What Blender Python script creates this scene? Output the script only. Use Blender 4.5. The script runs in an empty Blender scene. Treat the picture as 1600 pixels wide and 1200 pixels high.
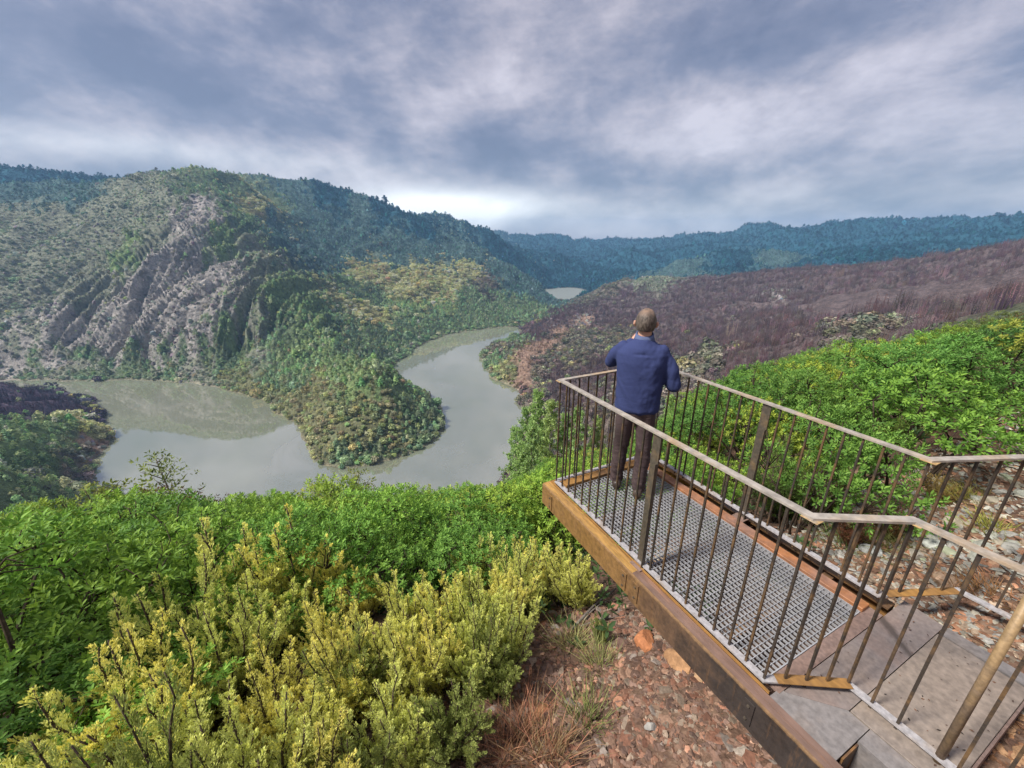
HAZE = 0.00012; EXPO = 2.08
import bpy, bmesh, math, random
import numpy as np
from mathutils import Vector, Matrix
random.seed(7); RNG = np.random.default_rng(11)
SC = bpy.context.scene; COL = SC.collection
R = math.radians
F = 625.0; PITCH = R(19.6); CAMH = 2.18      # calibration of the wide lens

def tag(o, label=None, cat=None, group=None, kind=None):
    if label: o['label'] = label
    if cat: o['category'] = cat
    if group: o['group'] = group
    if kind: o['kind'] = kind
    return o
def empty(name, loc=(0, 0, 0), rz=0.0, label=None, cat=None, group=None):
    o = bpy.data.objects.new(name, None); COL.objects.link(o)
    o.location = loc; o.rotation_euler = (0, 0, rz); o.empty_display_size = 0.2
    return tag(o, label, cat, group)
def mesh_np(name, V, Fc, mats=None, smooth=True, link=True, parent=None):
    """V (n,3) array; Fc (m,k) int array, every face with k corners"""
    V = np.asarray(V, np.float32); Fc = np.asarray(Fc, np.int32)
    me = bpy.data.meshes.new(name)
    me.vertices.add(len(V)); me.vertices.foreach_set('co', V.ravel())
    m, k = Fc.shape
    me.loops.add(m * k); me.loops.foreach_set('vertex_index', Fc.ravel())
    me.polygons.add(m); me.polygons.foreach_set('loop_start', np.arange(0, m * k, k, dtype=np.int32))
    me.polygons.foreach_set('loop_total', np.full(m, k, np.int32))
    me.polygons.foreach_set('use_smooth', np.full(m, smooth, bool))
    me.update(calc_edges=True)
    if mats:
        for mt in (mats if isinstance(mats, (list, tuple)) else [mats]): me.materials.append(mt)
    o = bpy.data.objects.new(name, me)
    if link: COL.objects.link(o)
    if parent: o.parent = parent
    return o
def vcol(o, name, C):
    C = np.asarray(C, np.float32)
    if C.shape[1] == 3: C = np.concatenate([C, np.ones((len(C), 1), np.float32)], 1)
    a = o.data.color_attributes.new(name, 'FLOAT_COLOR', 'POINT')
    a.data.foreach_set('color', C.ravel())

# ---------- small mesh builder ----------
class MB:
    def __init__(s): s.v = []; s.f = []
    def add(s, vs, fs):
        b = len(s.v); s.v += [tuple(v) for v in vs]; s.f += [tuple(i + b for i in f) for f in fs]
    def box(s, x0, x1, y0, y1, z0, z1, M=None):
        vs = [Vector((x, y, z)) for x in (x0, x1) for y in (y0, y1) for z in (z0, z1)]
        if M: vs = [M @ v for v in vs]
        s.add(vs, [(0, 1, 3, 2), (4, 6, 7, 5), (0, 4, 5, 1), (2, 3, 7, 6), (0, 2, 6, 4), (1, 5, 7, 3)])
    def bar(s, a, b, w, h, up=(0, 0, 1)):
        a, b = Vector(a), Vector(b); d = (b - a).normalized(); u = Vector(up)
        sd = d.cross(u); sd = sd.normalized() if sd.length > 1e-4 else Vector((1, 0, 0))
        u = sd.cross(d).normalized()
        vs = [p + sd * (w / 2 * i) + u * (h / 2 * j) for p in (a, b) for i, j in ((-1, -1), (1, -1), (1, 1), (-1, 1))]
        s.add(vs, [(0, 3, 2, 1), (4, 5, 6, 7), (0, 1, 5, 4), (1, 2, 6, 5), (2, 3, 7, 6), (3, 0, 4, 7)])
    def prism(s, pts, z0, z1):
        n = len(pts)
        s.add([(x, y, z0) for x, y in pts] + [(x, y, z1) for x, y in pts],
              [tuple(range(n - 1, -1, -1)), tuple(range(n, 2 * n))] + [(i, (i + 1) % n, n + (i + 1) % n, n + i) for i in range(n)])
    def tube(s, pts, rad, n=6, cap=True):
        pts = [Vector(p) for p in pts]; rad = rad if isinstance(rad, (list, tuple)) else [rad] * len(pts)
        rings = []; ref = Vector((.3, .9, .2))
        for i, p in enumerate(pts):
            d = (pts[min(i + 1, len(pts) - 1)] - pts[max(i - 1, 0)]).normalized()
            a = d.cross(ref)
            if a.length < .1: a = d.cross(Vector((1, 0, 0)))
            a.normalize(); b = d.cross(a)
            rings.append([p + (a * math.cos(t) + b * math.sin(t)) * rad[i] for t in [2 * math.pi * k / n for k in range(n)]])
        fs = []
        for i in range(len(rings) - 1):
            for k in range(n): fs.append((i * n + k, i * n + (k + 1) % n, (i + 1) * n + (k + 1) % n, (i + 1) * n + k))
        if cap: fs.append(tuple(range(n))); fs.append(tuple((len(rings) - 1) * n + k for k in range(n - 1, -1, -1)))
        s.add([v for r in rings for v in r], fs)
    def loft(s, rings):
        n = len(rings[0]); fs = []
        for i in range(len(rings) - 1):
            for k in range(n): fs.append((i * n + k, i * n + (k + 1) % n, (i + 1) * n + (k + 1) % n, (i + 1) * n + k))
        fs.append(tuple(range(n - 1, -1, -1))); fs.append(tuple((len(rings) - 1) * n + k for k in range(n)))
        s.add([v for r in rings for v in r], fs)
    def build(s, name, mat, parent=None, smooth=False, bevel=0, loc=None):
        me = bpy.data.meshes.new(name); me.from_pydata(s.v, [], s.f)
        bm = bmesh.new(); bm.from_mesh(me); bmesh.ops.recalc_face_normals(bm, faces=bm.faces)
        if bevel: bmesh.ops.bevel(bm, geom=list(bm.edges), offset=bevel, segments=1, affect='EDGES', clamp_overlap=True)
        bm.to_mesh(me); bm.free()
        me.polygons.foreach_set('use_smooth', [smooth] * len(me.polygons))
        if mat: me.materials.append(mat)
        o = bpy.data.objects.new(name, me); COL.objects.link(o)
        if parent: o.parent = parent
        if loc: o.location = loc
        return o

def copy_tree(o, parent=None):
    c = o.copy(); COL.objects.link(c); c.parent = parent
    for ch in o.children: copy_tree(ch, c)
    return c

# ---------- numpy noise ----------
_P = RNG.permutation(4096).astype(np.int64); _G = RNG.uniform(0, 2 * np.pi, 4096)
_GX, _GY = np.cos(_G), np.sin(_G)
def pnoise(x, y):
    xi = np.floor(x).astype(np.int64); yi = np.floor(y).astype(np.int64); xf = x - xi; yf = y - yi
    def g(i, j, dx, dy):
        h = _P[(_P[(xi + i) & 4095] + yi + j) & 4095]
        return _GX[h] * dx + _GY[h] * dy
    u = xf * xf * xf * (xf * (xf * 6 - 15) + 10); v = yf * yf * yf * (yf * (yf * 6 - 15) + 10)
    a = g(0, 0, xf, yf); b = g(1, 0, xf - 1, yf); c = g(0, 1, xf, yf - 1); d = g(1, 1, xf - 1, yf - 1)
    return ((a + (b - a) * u) + ((c + (d - c) * u) - (a + (b - a) * u)) * v) * 1.5
def fbm(x, y, o=4, gain=.5):
    s = 0; a = 1; t = 0
    for i in range(o):
        s = s + a * pnoise(x * 2 ** i + 17.3 * i, y * 2 ** i - 9.1 * i); t += a; a *= gain
    return s / t * 1.4
def smooth(a, b, x):
    t = np.clip((x - a) / (b - a), 0, 1); return t * t * (3 - 2 * t)

# ---------- geometry of sight lines (calibration) ----------
def dirpx(px, py):
    x = (px - 800) / F; v = (py - 600) / F
    return np.array([x, math.cos(PITCH) - v * math.sin(PITCH), -math.sin(PITCH) - v * math.cos(PITCH)])
def pr(px, py, r):
    d = dirpx(px, py); h = math.hypot(d[0], d[1]); return (d[0] / h * r, d[1] / h * r, CAMH + d[2] / h * r)
def azr(az, r, z): return (math.sin(R(az)) * r, math.cos(R(az)) * r, z)
def atz(px, py, z):
    d = dirpx(px, py); t = (z - CAMH) / d[2]; return (d[0] * t, d[1] * t, z)

# ---------- materials ----------
def mat(name):
    m = bpy.data.materials.new(name); m.use_nodes = True
    nt = m.node_tree; nt.nodes.clear()
    return m, nt
def N(nt, t, **kw):
    n = nt.nodes.new(t)
    for k, v in kw.items():
        if k.startswith('i_'):
            key = k[2:].replace('_', ' ')
            try: key = int(key)
            except ValueError: pass
            n.inputs[key].default_value = v
        else: setattr(n, k, v)
    return n
def L(nt, a, b): nt.links.new(a, b)
def rgba(c): return (c[0], c[1], c[2], 1)
def ramp(nt, fac, stops, interp='LINEAR'):
    r = N(nt, 'ShaderNodeValToRGB'); r.color_ramp.interpolation = interp
    e = r.color_ramp.elements
    while len(e) < len(stops): e.new(.5)
    for el, (p, c) in zip(e, stops): el.position = p; el.color = rgba(c)
    L(nt, fac, r.inputs[0]); return r.outputs[0]
def out(nt, sh):
    o = N(nt, 'ShaderNodeOutputMaterial'); L(nt, sh, o.inputs['Surface']); return o
def noise(nt, scale, detail=4, rough=.55, vec=None, dist=0):
    n = N(nt, 'ShaderNodeTexNoise', i_Scale=scale, i_Detail=detail, i_Roughness=rough, i_Distortion=dist)
    if vec: L(nt, vec, n.inputs['Vector'])
    return n
def mixc(nt, fac, a, b, mode='MIX'):
    n = N(nt, 'ShaderNodeMix', data_type='RGBA', blend_type=mode)
    for s, v in ((n.inputs[0], fac), (n.inputs[6], a), (n.inputs[7], b)):
        if isinstance(v, (int, float)): s.default_value = v
        elif isinstance(v, tuple): s.default_value = rgba(v)
        else: L(nt, v, s)
    return n.outputs[2]
def mth(nt, op, a, b=0.0, clamp=False):
    n = N(nt, 'ShaderNodeMath', operation=op, use_clamp=clamp)
    for s, v in ((n.inputs[0], a), (n.inputs[1], b)):
        if isinstance(v, (int, float)): s.default_value = v
        else: L(nt, v, s)
    return n.outputs[0]
def mapr(nt, v, a, b, c=0.0, d=1.0):
    n = N(nt, 'ShaderNodeMapRange', clamp=True, i_1=a, i_2=b, i_3=c, i_4=d); L(nt, v, n.inputs[0]); return n.outputs[0]
def objco(nt, scale=(1, 1, 1), rot=(0, 0, 0)):
    t = N(nt, 'ShaderNodeTexCoord'); m = N(nt, 'ShaderNodeMapping')
    m.inputs['Scale'].default_value = scale; m.inputs['Rotation'].default_value = rot
    L(nt, t.outputs['Object'], m.inputs[0]); return m.outputs[0]
def bump(nt, h, strength=.3, dist=.01):
    b = N(nt, 'ShaderNodeBump', i_Strength=strength, i_Distance=dist); L(nt, h, b.inputs['Height']); return b.outputs[0]
def bsdf(nt, col, rough=.6, metal=0.0, normal=None, spec=.5):
    b = N(nt, 'ShaderNodeBsdfPrincipled')
    for k, v in (('Base Color', col), ('Roughness', rough), ('Metallic', metal), ('Specular IOR Level', spec)):
        if isinstance(v, (int, float)): b.inputs[k].default_value = v
        elif isinstance(v, tuple): b.inputs[k].default_value = rgba(v)
        else: L(nt, v, b.inputs[k])
    if normal: L(nt, normal, b.inputs['Normal'])
    return b.outputs[0]

def steel(name, base, rust, lo=.45, hi=.65, scale=6, rough=(.45, .8), metal=.25, streak=(1, 1, 1)):
    m, nt = mat(name); co = objco(nt, streak)
    n1 = noise(nt, scale, 6, .65, co, .3); n2 = noise(nt, scale * 9, 3, .6, co)
    f = mapr(nt, n1.outputs[0], lo, hi)
    c = mixc(nt, f, base, rust)
    dk = mapr(nt, n2.outputs[0], .3, .7, .72, 1.25)
    c = mixc(nt, 1.0, c, dk, 'MULTIPLY')
    r = mapr(nt, n1.outputs[0], .35, .65, rough[0], rough[1])
    out(nt, bsdf(nt, c, r, metal, bump(nt, n2.outputs[0], .25, .002)))
    return m
M = {}
M['handrail'] = steel('weathered_handrail', (.35, .31, .265), (.40, .26, .13), .50, .72, 2.6, metal=.1)
M['rail_rust'] = steel('rusted_weld', (.46, .30, .13), (.36, .30, .24), .5, .7, 9, metal=.1)
M['bar'] = steel('dark_baluster_steel', (.065, .052, .042), (.17, .10, .045), .46, .62, 7, metal=.35)
M['post'] = steel('post_steel', (.10, .082, .062), (.20, .13, .06), .5, .7, 5, metal=.3)
M['beam'] = steel('corten_beam', (.10, .062, .045), (.30, .15, .045), .44, .60, 2.6, metal=.15, streak=(1, .5, 2))
M['beam_gold'] = steel('corten_golden', (.33, .17, .045), (.16, .085, .035), .47, .68, 3.2, metal=.1, streak=(1, .4, 1.6))
M['gold_flange'] = steel('golden_flange', (.40, .23, .07), (.20, .11, .05), .47, .68, 3.2, metal=.1, streak=(1, .3, 1))
M['flange'] = steel('reddish_flange', (.20, .125, .095), (.30, .15, .08), .48, .64, 2.4, metal=.1, streak=(1, .3, 1))
M['beam_dark'] = steel('near_black_web', (.040, .030, .026), (.115, .060, .030), .50, .68, 2.2, metal=.1, streak=(1, .6, 2))
M['curb'] = steel('orange_curb', (.36, .15, .06), (.26, .15, .11), .45, .65, 2.2, metal=.1)
M['galv'] = steel('galvanised_grating', (.37, .37, .38), (.29, .28, .27), .5, .8, 20, rough=(.4, .55), metal=.1)
M['base'] = steel('grey_base_bar', (.37, .35, .35), (.30, .23, .17), .52, .72, 5, metal=.1)
# ============ VIEWING PLATFORM (local frame: +y out over the valley, +x to the right) ============
PA = (0.421, 3.272); PROT = math.atan2(.439, .899)
PU = np.array([-math.sin(PROT), math.cos(PROT)]); PW = np.array([math.cos(PROT), math.sin(PROT)])
def ploc(w, u): return (PA[0] + PW[0] * w + PU[0] * u, PA[1] + PW[1] * w + PU[1] * u)
plat = empty('viewing_platform', (PA[0], PA[1], 0), PROT,
             'rusty steel viewing platform with grating floor and barred railing jutting out over the slope', 'viewing platform')
Wd = 1.10; LEN = 2.03; RH = 1.05

def landing_mat():
    m, nt = mat('landing_plate_paint'); co = objco(nt)
    a = noise(nt, 2.2, 5, .6, co, .4); b = noise(nt, 38, 3, .6, co); c3 = noise(nt, 9, 6, .7, co, .6)
    c = ramp(nt, a.outputs[0], [(.32, (.225, .165, .14)), (.5, (.205, .17, .155)), (.68, (.24, .185, .15))])
    c = mixc(nt, 1.0, c, mapr(nt, b.outputs[0], .3, .7, .8, 1.18), 'MULTIPLY')
    sp = mapr(nt, c3.outputs[0], .62, .70)
    c = mixc(nt, sp, c, (.10, .075, .06))
    t = N(nt, 'ShaderNodeTexCoord'); sx = N(nt, 'ShaderNodeSeparateXYZ'); L(nt, t.outputs['Object'], sx.inputs[0])
    ln = mth(nt, 'ABSOLUTE', mth(nt, 'ADD', mth(nt, 'ADD', sx.outputs[0], mth(nt, 'MULTIPLY', sx.outputs[1], -.72)), -2.545))
    ln = mth(nt, 'ADD', ln, mth(nt, 'MULTIPLY', mth(nt, 'SUBTRACT', c3.outputs[0], .5), .09))
    c = mixc(nt, mapr(nt, ln, .010, .042, .8, 0), c, (.060, .045, .038))
    out(nt, bsdf(nt, c, .62, 0.0, bump(nt, b.outputs[0], .2, .002)))
    return m
M['plate'] = landing_mat()
M['plate2'] = steel('sandy_plate', (.25, .20, .16), (.21, .175, .15), .45, .7, 3, metal=0)
M['plate_grey'] = steel('grey_plate', (.215, .195, .185), (.22, .175, .145), .5, .75, 3, metal=.1)
M['brown'] = steel('brown_end_strip', (.25, .165, .13), (.20, .14, .12), .45, .7, 4, metal=.1)

m_, nt = mat('golden_to_dark_web'); co = objco(nt); t = N(nt, 'ShaderNodeTexCoord'); sx = N(nt, 'ShaderNodeSeparateXYZ'); L(nt, t.outputs['Object'], sx.inputs[0])
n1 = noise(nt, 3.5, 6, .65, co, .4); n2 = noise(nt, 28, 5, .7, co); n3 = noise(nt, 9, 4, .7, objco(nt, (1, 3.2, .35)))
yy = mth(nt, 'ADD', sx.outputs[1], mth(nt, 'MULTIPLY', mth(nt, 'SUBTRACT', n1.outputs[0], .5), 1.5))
c = mixc(nt, mapr(nt, yy, -1.0, -1.35), (.25, .135, .045), (.14, .08, .045)); c = mixc(nt, mapr(nt, yy, -1.35, -1.8), c, (.045, .034, .029))  # web colour runs from golden at the tip to near black at the bank
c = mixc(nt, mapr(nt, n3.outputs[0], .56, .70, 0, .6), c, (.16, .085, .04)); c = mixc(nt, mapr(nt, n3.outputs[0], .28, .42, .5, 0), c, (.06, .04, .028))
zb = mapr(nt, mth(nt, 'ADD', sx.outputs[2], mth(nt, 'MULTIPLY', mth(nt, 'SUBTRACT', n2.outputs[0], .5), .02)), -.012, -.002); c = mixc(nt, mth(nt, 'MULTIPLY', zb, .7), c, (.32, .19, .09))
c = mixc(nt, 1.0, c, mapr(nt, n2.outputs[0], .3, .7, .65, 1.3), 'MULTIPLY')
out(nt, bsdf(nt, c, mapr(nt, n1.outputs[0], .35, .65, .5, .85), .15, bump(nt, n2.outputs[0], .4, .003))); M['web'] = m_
def channel(mb, x, y0, y1, zt, h, fl, t=.012, side=-1):
    """C channel running along y, web on the outer face x, flanges pointing inward"""
    s = -side
    mb.box(min(x, x + s * t), max(x, x + s * t), y0, y1, zt - h, zt)
    mb.box(min(x + s * t, x + s * fl), max(x + s * t, x + s * fl), y0, y1, zt - t, zt)
    mb.box(min(x + s * t, x + s * fl), max(x + s * t, x + s * fl), y0, y1, zt - h, zt - h + t)
# side beams: outer golden part towards the tip, brown part towards the bank
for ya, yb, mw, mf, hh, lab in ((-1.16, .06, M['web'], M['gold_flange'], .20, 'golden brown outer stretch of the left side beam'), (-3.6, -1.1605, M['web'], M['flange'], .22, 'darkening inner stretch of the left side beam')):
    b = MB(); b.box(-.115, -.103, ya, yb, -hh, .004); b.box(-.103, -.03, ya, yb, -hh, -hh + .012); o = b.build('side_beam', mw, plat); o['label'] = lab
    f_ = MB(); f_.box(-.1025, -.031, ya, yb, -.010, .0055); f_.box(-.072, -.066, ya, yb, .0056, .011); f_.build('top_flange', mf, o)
bm_ = MB(); channel(bm_, 1.235, -2.09, .06, .0, .205, .085, side=1); bm_.build('side_beam', M['beam'], plat)
bm_ = MB(); bm_.box(-.10, 1.22, .062, .074, -.20, .0); bm_.box(-.10, 1.22, .0, .06, -.012, .0)
bm_.build('end_beam', M['beam_gold'], plat)
for y in (-.55, -1.15, -1.75):
    b = MB(); b.box(-.10, 1.22, y - .03, y + .03, -.19, -.045); b.build('cross_beam', M['beam'], plat)
# raised lip on top of the beam
b = MB(); b.box(-.030, -.024, -2.08, .05, .007, .024); b.build('beam_lip', M['beam_gold'], plat)
for y in (-.09, -1.10, -1.22, -2.05):
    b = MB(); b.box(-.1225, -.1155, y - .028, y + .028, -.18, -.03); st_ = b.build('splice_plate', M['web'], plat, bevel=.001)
    for z_ in (-.06, -.15):
        q = MB(); q.tube([(-.1228, y, z_), (-.129, y, z_)], .008, 6); q.build('bolt', M['post'], st_)
# curbs that hold the grating
b = MB(); b.box(.965, 1.05, -2.03, -.10, -.05, .030); b.build('curb', M['curb'], plat, bevel=.003)
b = MB(); b.box(.05, 1.05, -.10, -.02, -.05, .032); b.build('curb', M['beam_gold'], plat, bevel=.003)
# grating: bearing bars and cross rods
g = MB(); y0, y1, x0, x1 = -2.02, -.105, .045, .962
nx = 27
for i in range(nx + 1):
    x = x0 + (x1 - x0) * i / nx; g.box(x - .0015, x + .0015, y0, y1, -.016, .002)
ny = 58
for j in range(ny + 1):
    y = y0 + (y1 - y0) * j / ny; g.box(x0, x1, y - .0017, y + .0017, -.006, .0032)
g.box(x0 - .003, x0 + .002, y0 - .003, y1, -.029, .005); g.box(x1 - .002, x1 + .003, y0 - .003, y1, -.029, .005)
g.box(x0, x1, y0 - .005, y0 + .001, -.029, .005)
g.build('grating', M['galv'], plat)
# end strip and landing plates
b = MB(); b.box(.03, 1.06, -2.10, -2.027, -.012, .001); b.build('end_strip', M['brown'], plat)
b = MB(); b.prism([(.06, -2.104), (1.32, -2.104), (1.30, -2.30), (.26, -2.30)], -.012, .0); b.build('landing_plate', M['plate'], plat)
b = MB(); b.prism([(.262, -2.304), (1.20, -2.304), (1.20, -2.66), (.262, -2.66)], -.010, .004)
o = b.build('step_plate', M['plate2'], plat, bevel=.002); o['label'] = 'sandy speckled step plate nearest the camera'
b = MB(); b.box(1.203, 1.29, -3.1, -2.32, -.012, .012); b.build('side_flange', M['plate_grey'], plat)
b = MB(); b.box(.262, 1.20, -2.672, -2.662, -.16, .002); b.build('step_riser', M['brown'], plat)
# dark drain slot / stain strip lying across the landing plate
m_, nt = mat('dark_stain'); co = objco(nt); nn = noise(nt, 30, 4, .7, co)
out(nt, bsdf(nt, ramp(nt, nn.outputs[0], [(.35, (.07, .055, .045)), (.7, (.17, .14, .125))]), .85)); M['stain'] = m_
# (the stain lives in the plate's paint)
# left filler plate outside the jog, gap, and inner stringer
b = MB(); b.prism([(-.029, -2.085), (.05, -2.085), (.257, -2.295), (.257, -2.385), (-.029, -2.385)], -.014, -.002)
b.build('filler_plate', M['plate_grey'], plat)
b = MB(); b.box(.150, .258, -3.6, -2.389, -.012, .0); b.box(.150, .160, -3.6, -2.389, -.19, -.0125)
b.build('stringer', M['plate_grey'], plat)['label'] = 'grey topped inner stringer beyond the filler plate'
b = MB(); b.box(.02, .148, -2.396, -2.388, -.19, -.016); b.build('gap_plate', M['beam'], plat)

M['post_rust'] = steel('rusty_round_post', (.30, .20, .10), (.20, .14, .09), .45, .65, 6, metal=.1)
# ---- railings ----
LP = [(0, 0), (0, -LEN), (.365, -2.235), (.375, -3.35)]
RP = [(Wd, 0), (Wd, -LEN), (1.62, -2.25), (1.66, -3.3)]
FP = [(0, 0), (Wd, 0)]
def offs(pts, w):
    """mitred strip of width w round a polyline"""
    P = [Vector((x, y)) for x, y in pts]; a = []; b = []
    for i, p in enumerate(P):
        d1 = (P[i] - P[i - 1]).normalized() if i else (P[1] - P[0]).normalized()
        d2 = (P[i + 1] - P[i]).normalized() if i < len(P) - 1 else d1
        n1 = Vector((-d1.y, d1.x)); n2 = Vector((-d2.y, d2.x)); n = (n1 + n2).normalized(); k = w / 2 / max(.4, n.dot(n1))
        a.append(p + n * k); b.append(p - n * k)
    return a, b
def strip(mb, pts, w, z0, z1):
    a, b = offs(pts, w)
    for i in range(len(pts) - 1):
        mb.prism([tuple(a[i]), tuple(a[i + 1]), tuple(b[i + 1]), tuple(b[i])], z0, z1)
def rail_pts(pts): return pts
full = [LP[3], LP[2], LP[1], LP[0], RP[0], RP[1], RP[2], RP[3]]
hr = MB(); strip(hr, full, .042, RH - .006, RH + .006)
h = hr.build('handrail', M['handrail'], plat)
for (x, y) in (LP[0], LP[1], LP[2], RP[1], RP[2]):
    w_ = MB(); M4 = Matrix.Translation((x, y, 0))
    w_.box(x - .030, x + .030, y - .035, y + .035, RH - .0085, RH - .0062)
    w_.build('weld', M['rail_rust'], h)
# rusty tinted end of the rail pieces at each bend
br = MB(); strip(br, [LP[3], LP[2], LP[1], LP[0]], .040, .030, .040); br.build('base_bar', M['base'], plat)
br = MB(); strip(br, [LP[0], RP[0]], .040, .036, .046); br.build('base_bar', M['base'], plat)
br = MB(); strip(br, [RP[0], RP[1], (1.60, -2.245), RP[3]], .045, .082, .092); br.build('base_bar', M['base'], plat)
y_ = MB(); strip(y_, [(.05, -2.06), (.365, -2.243)], .052, .042, .046); y_.build('bend_patch', M['beam_gold'], plat)
y_ = MB(); strip(y_, [(1.14, -2.055), (1.58, -2.245)], .052, .094, .098); y_.build('bend_patch', M['beam_gold'], plat)
def bars(pts, step, z0, first=True, wide=None):
    P = [Vector((x, y)) for x, y in pts]
    for i in range(len(P) - 1):
        d = P[i + 1] - P[i]; n = max(1, round(d.length / (wide if wide and i else step)))
        for k in range(0 if (i == 0 and first) else 1, n + 1):
            p = P[i] + d * (k / n)
            if (p - Vector((0, -1.13))).length < .04 or (p - Vector((Wd, -1.12))).length < .04 or (p - Vector((.373, -2.585))).length < .05: continue
            ang = math.atan2(d.y, d.x); j = random.uniform(-.0015, .0015)
            Mx = Matrix.Translation((p.x + j, p.y + j, 0)) @ Matrix.Rotation(ang, 4, 'Z')
            mb = MB(); mb.box(-.0055, .0055, -.0055, .0055, z0, RH - .009, Mx); mb.build('baluster', M['bar'], plat)
bars(LP, .101, .0, True); bars(RP, .101, .05, True, .15); bars([(.1, 0), (1.0, 0)], .1, .0, True)
for x, y, lab in ((0, -1.13, 'flat dark post in the left railing, with a bright edge'), (Wd, -1.12, 'flat olive post in the right railing')):
    p = MB(); p.box(x - .005, x + .005, y - .032, y + .032, -.10, RH - .009); p.box(x - .03, x - .0055, y - .036, y - .030, -.10, RH - .2)
    o = p.build('post', M['post'], plat); o['label'] = lab
    q = MB(); q.box(x - .055, x + .035, y - .05, y + .05, .007 if x == 0 else .031, .016 if x == 0 else .04); q.build('base_plate', M['brown'], o)
p = MB(); p.tube([(.373, -2.585, -.05), (.373, -2.585, RH - .009)], .016, 10); p.build('post', M['post_rust'], plat, smooth=True)['label'] = 'round rusty post nearest the camera'
# ============ TERRAIN ============
WZ = -200.0
ctl = []
def add(*q):
    for a in q: ctl.append(a)
shoreA = [(0,588),(30,592),(60,594),(130,594),(200,592),(250,594),(300,597),(340,605),(380,615),(410,624),(430,632),(425,645),(450,650),(470,655),(478,672),(482,690),(486,705),(497,720),(515,728),(540,733),(570,729),(600,722),(630,713),(660,700),(680,686),(690,670),(692,658),(688,645),(670,625),(645,607),(625,595),(604,580),(612,566),(645,545),(670,533),(700,522),(730,517),(760,514),(800,511),(832,507)]
shoreR = [(832,509),(810,516),(790,525),(770,537),(755,548),(757,565),(768,582),(785,595),(805,606),(826,618),(826,640),(818,680),(806,705),(795,735)]
shoreL = [(0,597),(30,599),(60,604),(110,620),(145,640),(158,655),(161,670),(156,690),(145,715),(128,748)]
shoreF = [(818,459),(840,456),(865,457),(892,466),(893,471),(882,477),(860,476),(838,468)]
for s in (shoreA, shoreR, shoreL):
    for (a, b) in s: add(atz(a, b, WZ))
farw = [(818,459),(840,456.5),(865,457.5),(892,467),(884,476),(866,476)]
for q in farw: add(atz(*q, WZ))
# river bed, well below the surface
for q in [(60,598),(150,605),(250,620),(330,635),(400,650),(200,660),(300,680),(400,700),(450,730),(180,720),(250,760),(350,780),(600,745),(700,720),(750,680),(790,640),(760,610),(720,590),(700,620),(660,585),(680,560),(720,545),(760,530),(800,520),(860,466),(875,469),(500,700+50),(720,650),(450,680)]:
    x, y, z = atz(*q, WZ); add((x, y, WZ - 10))
# far bank of river near observer, straight beneath the slope
for (x, y) in [(-300, 235), (-220, 215), (-140, 205), (-60, 215), (-10, 250), (-380, 280)]: add((x, y, WZ))
for (x, y) in [(-260, 260), (-140, 260), (-50, 280)]: add((x, y, WZ - 10))
# front left mountain: crest, face and spurs
add(pr(190,272,1450), pr(240,270,1430), pr(300,268,1400), pr(330,267,1400), pr(370,272,1440), pr(240,285,1330), pr(330,300,1250),
    pr(300,330,1180), pr(360,330,1170), pr(200,340,1250), pr(100,400,1200), pr(120,340,1350), pr(50,330,1500), pr(0,300,1650), pr(0,420,1200),
    pr(0,500,1080), pr(80,500,1020), pr(150,450,1060), pr(200,420,1060), pr(270,390,1040), pr(330,365,1060), pr(400,390,1010),
    pr(440,420,960), pr(480,452,900), pr(520,480,860), pr(560,500,840), pr(600,520,820), pr(250,460,940), pr(330,450,900), pr(380,480,830),
    pr(200,520,900), pr(300,530,820), pr(380,560,740), pr(430,540,720), pr(440,500,780), pr(480,500,770), pr(130,540,950), pr(470,560,640), pr(500,530,690),
    pr(540,530,740), pr(590,545,720), pr(500,580,570), pr(540,562,535), pr(575,565,510), pr(600,574,490), pr(625,592,478), pr(650,612,462), pr(672,634,450),
    pr(560,600,450), pr(600,625,430), pr(640,650,420), pr(540,650,410), pr(490,630,470), pr(580,680,392), pr(520,690,392), pr(450,610,570), pr(460,635,520))
# behind the front crest
add(pr(300,285,1700), pr(200,290,1700), pr(400,300,1600), pr(0,266,2250), pr(60,263,2250), pr(120,265,2250), pr(160,269,2200), pr(0,290,1950), pr(190,280,2100))
# mountain behind it
add(pr(400,276,1800), pr(450,278,1820), pr(500,284,1840), pr(560,299,1830), pr(600,316,1800), pr(640,338,1760), pr(680,358,1720), pr(720,374,1690),
    pr(760,392,1650), pr(800,412,1600), pr(840,440,1500), pr(860,462,1380), pr(868,480,1280), pr(500,330,1550), pr(430,330,1500), pr(450,380,1300), pr(560,350,1560), pr(520,400,1300), pr(620,390,1440),
    pr(700,400,1480), pr(560,425,1200), pr(640,420,1260), pr(720,430,1280), pr(780,440,1300), pr(600,450,1120), pr(660,460,1100), pr(740,470,1120),
    pr(800,470,1180), pr(620,490,960), pr(680,500,960), pr(780,495,1060), pr(840,490,1110), pr(640,520,880), pr(560,470,1000))
for q in [(-900, 2300), (-300, 2400), (-1500, 2600), (-100, 2100)]: add((q[0], q[1], 60))
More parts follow.
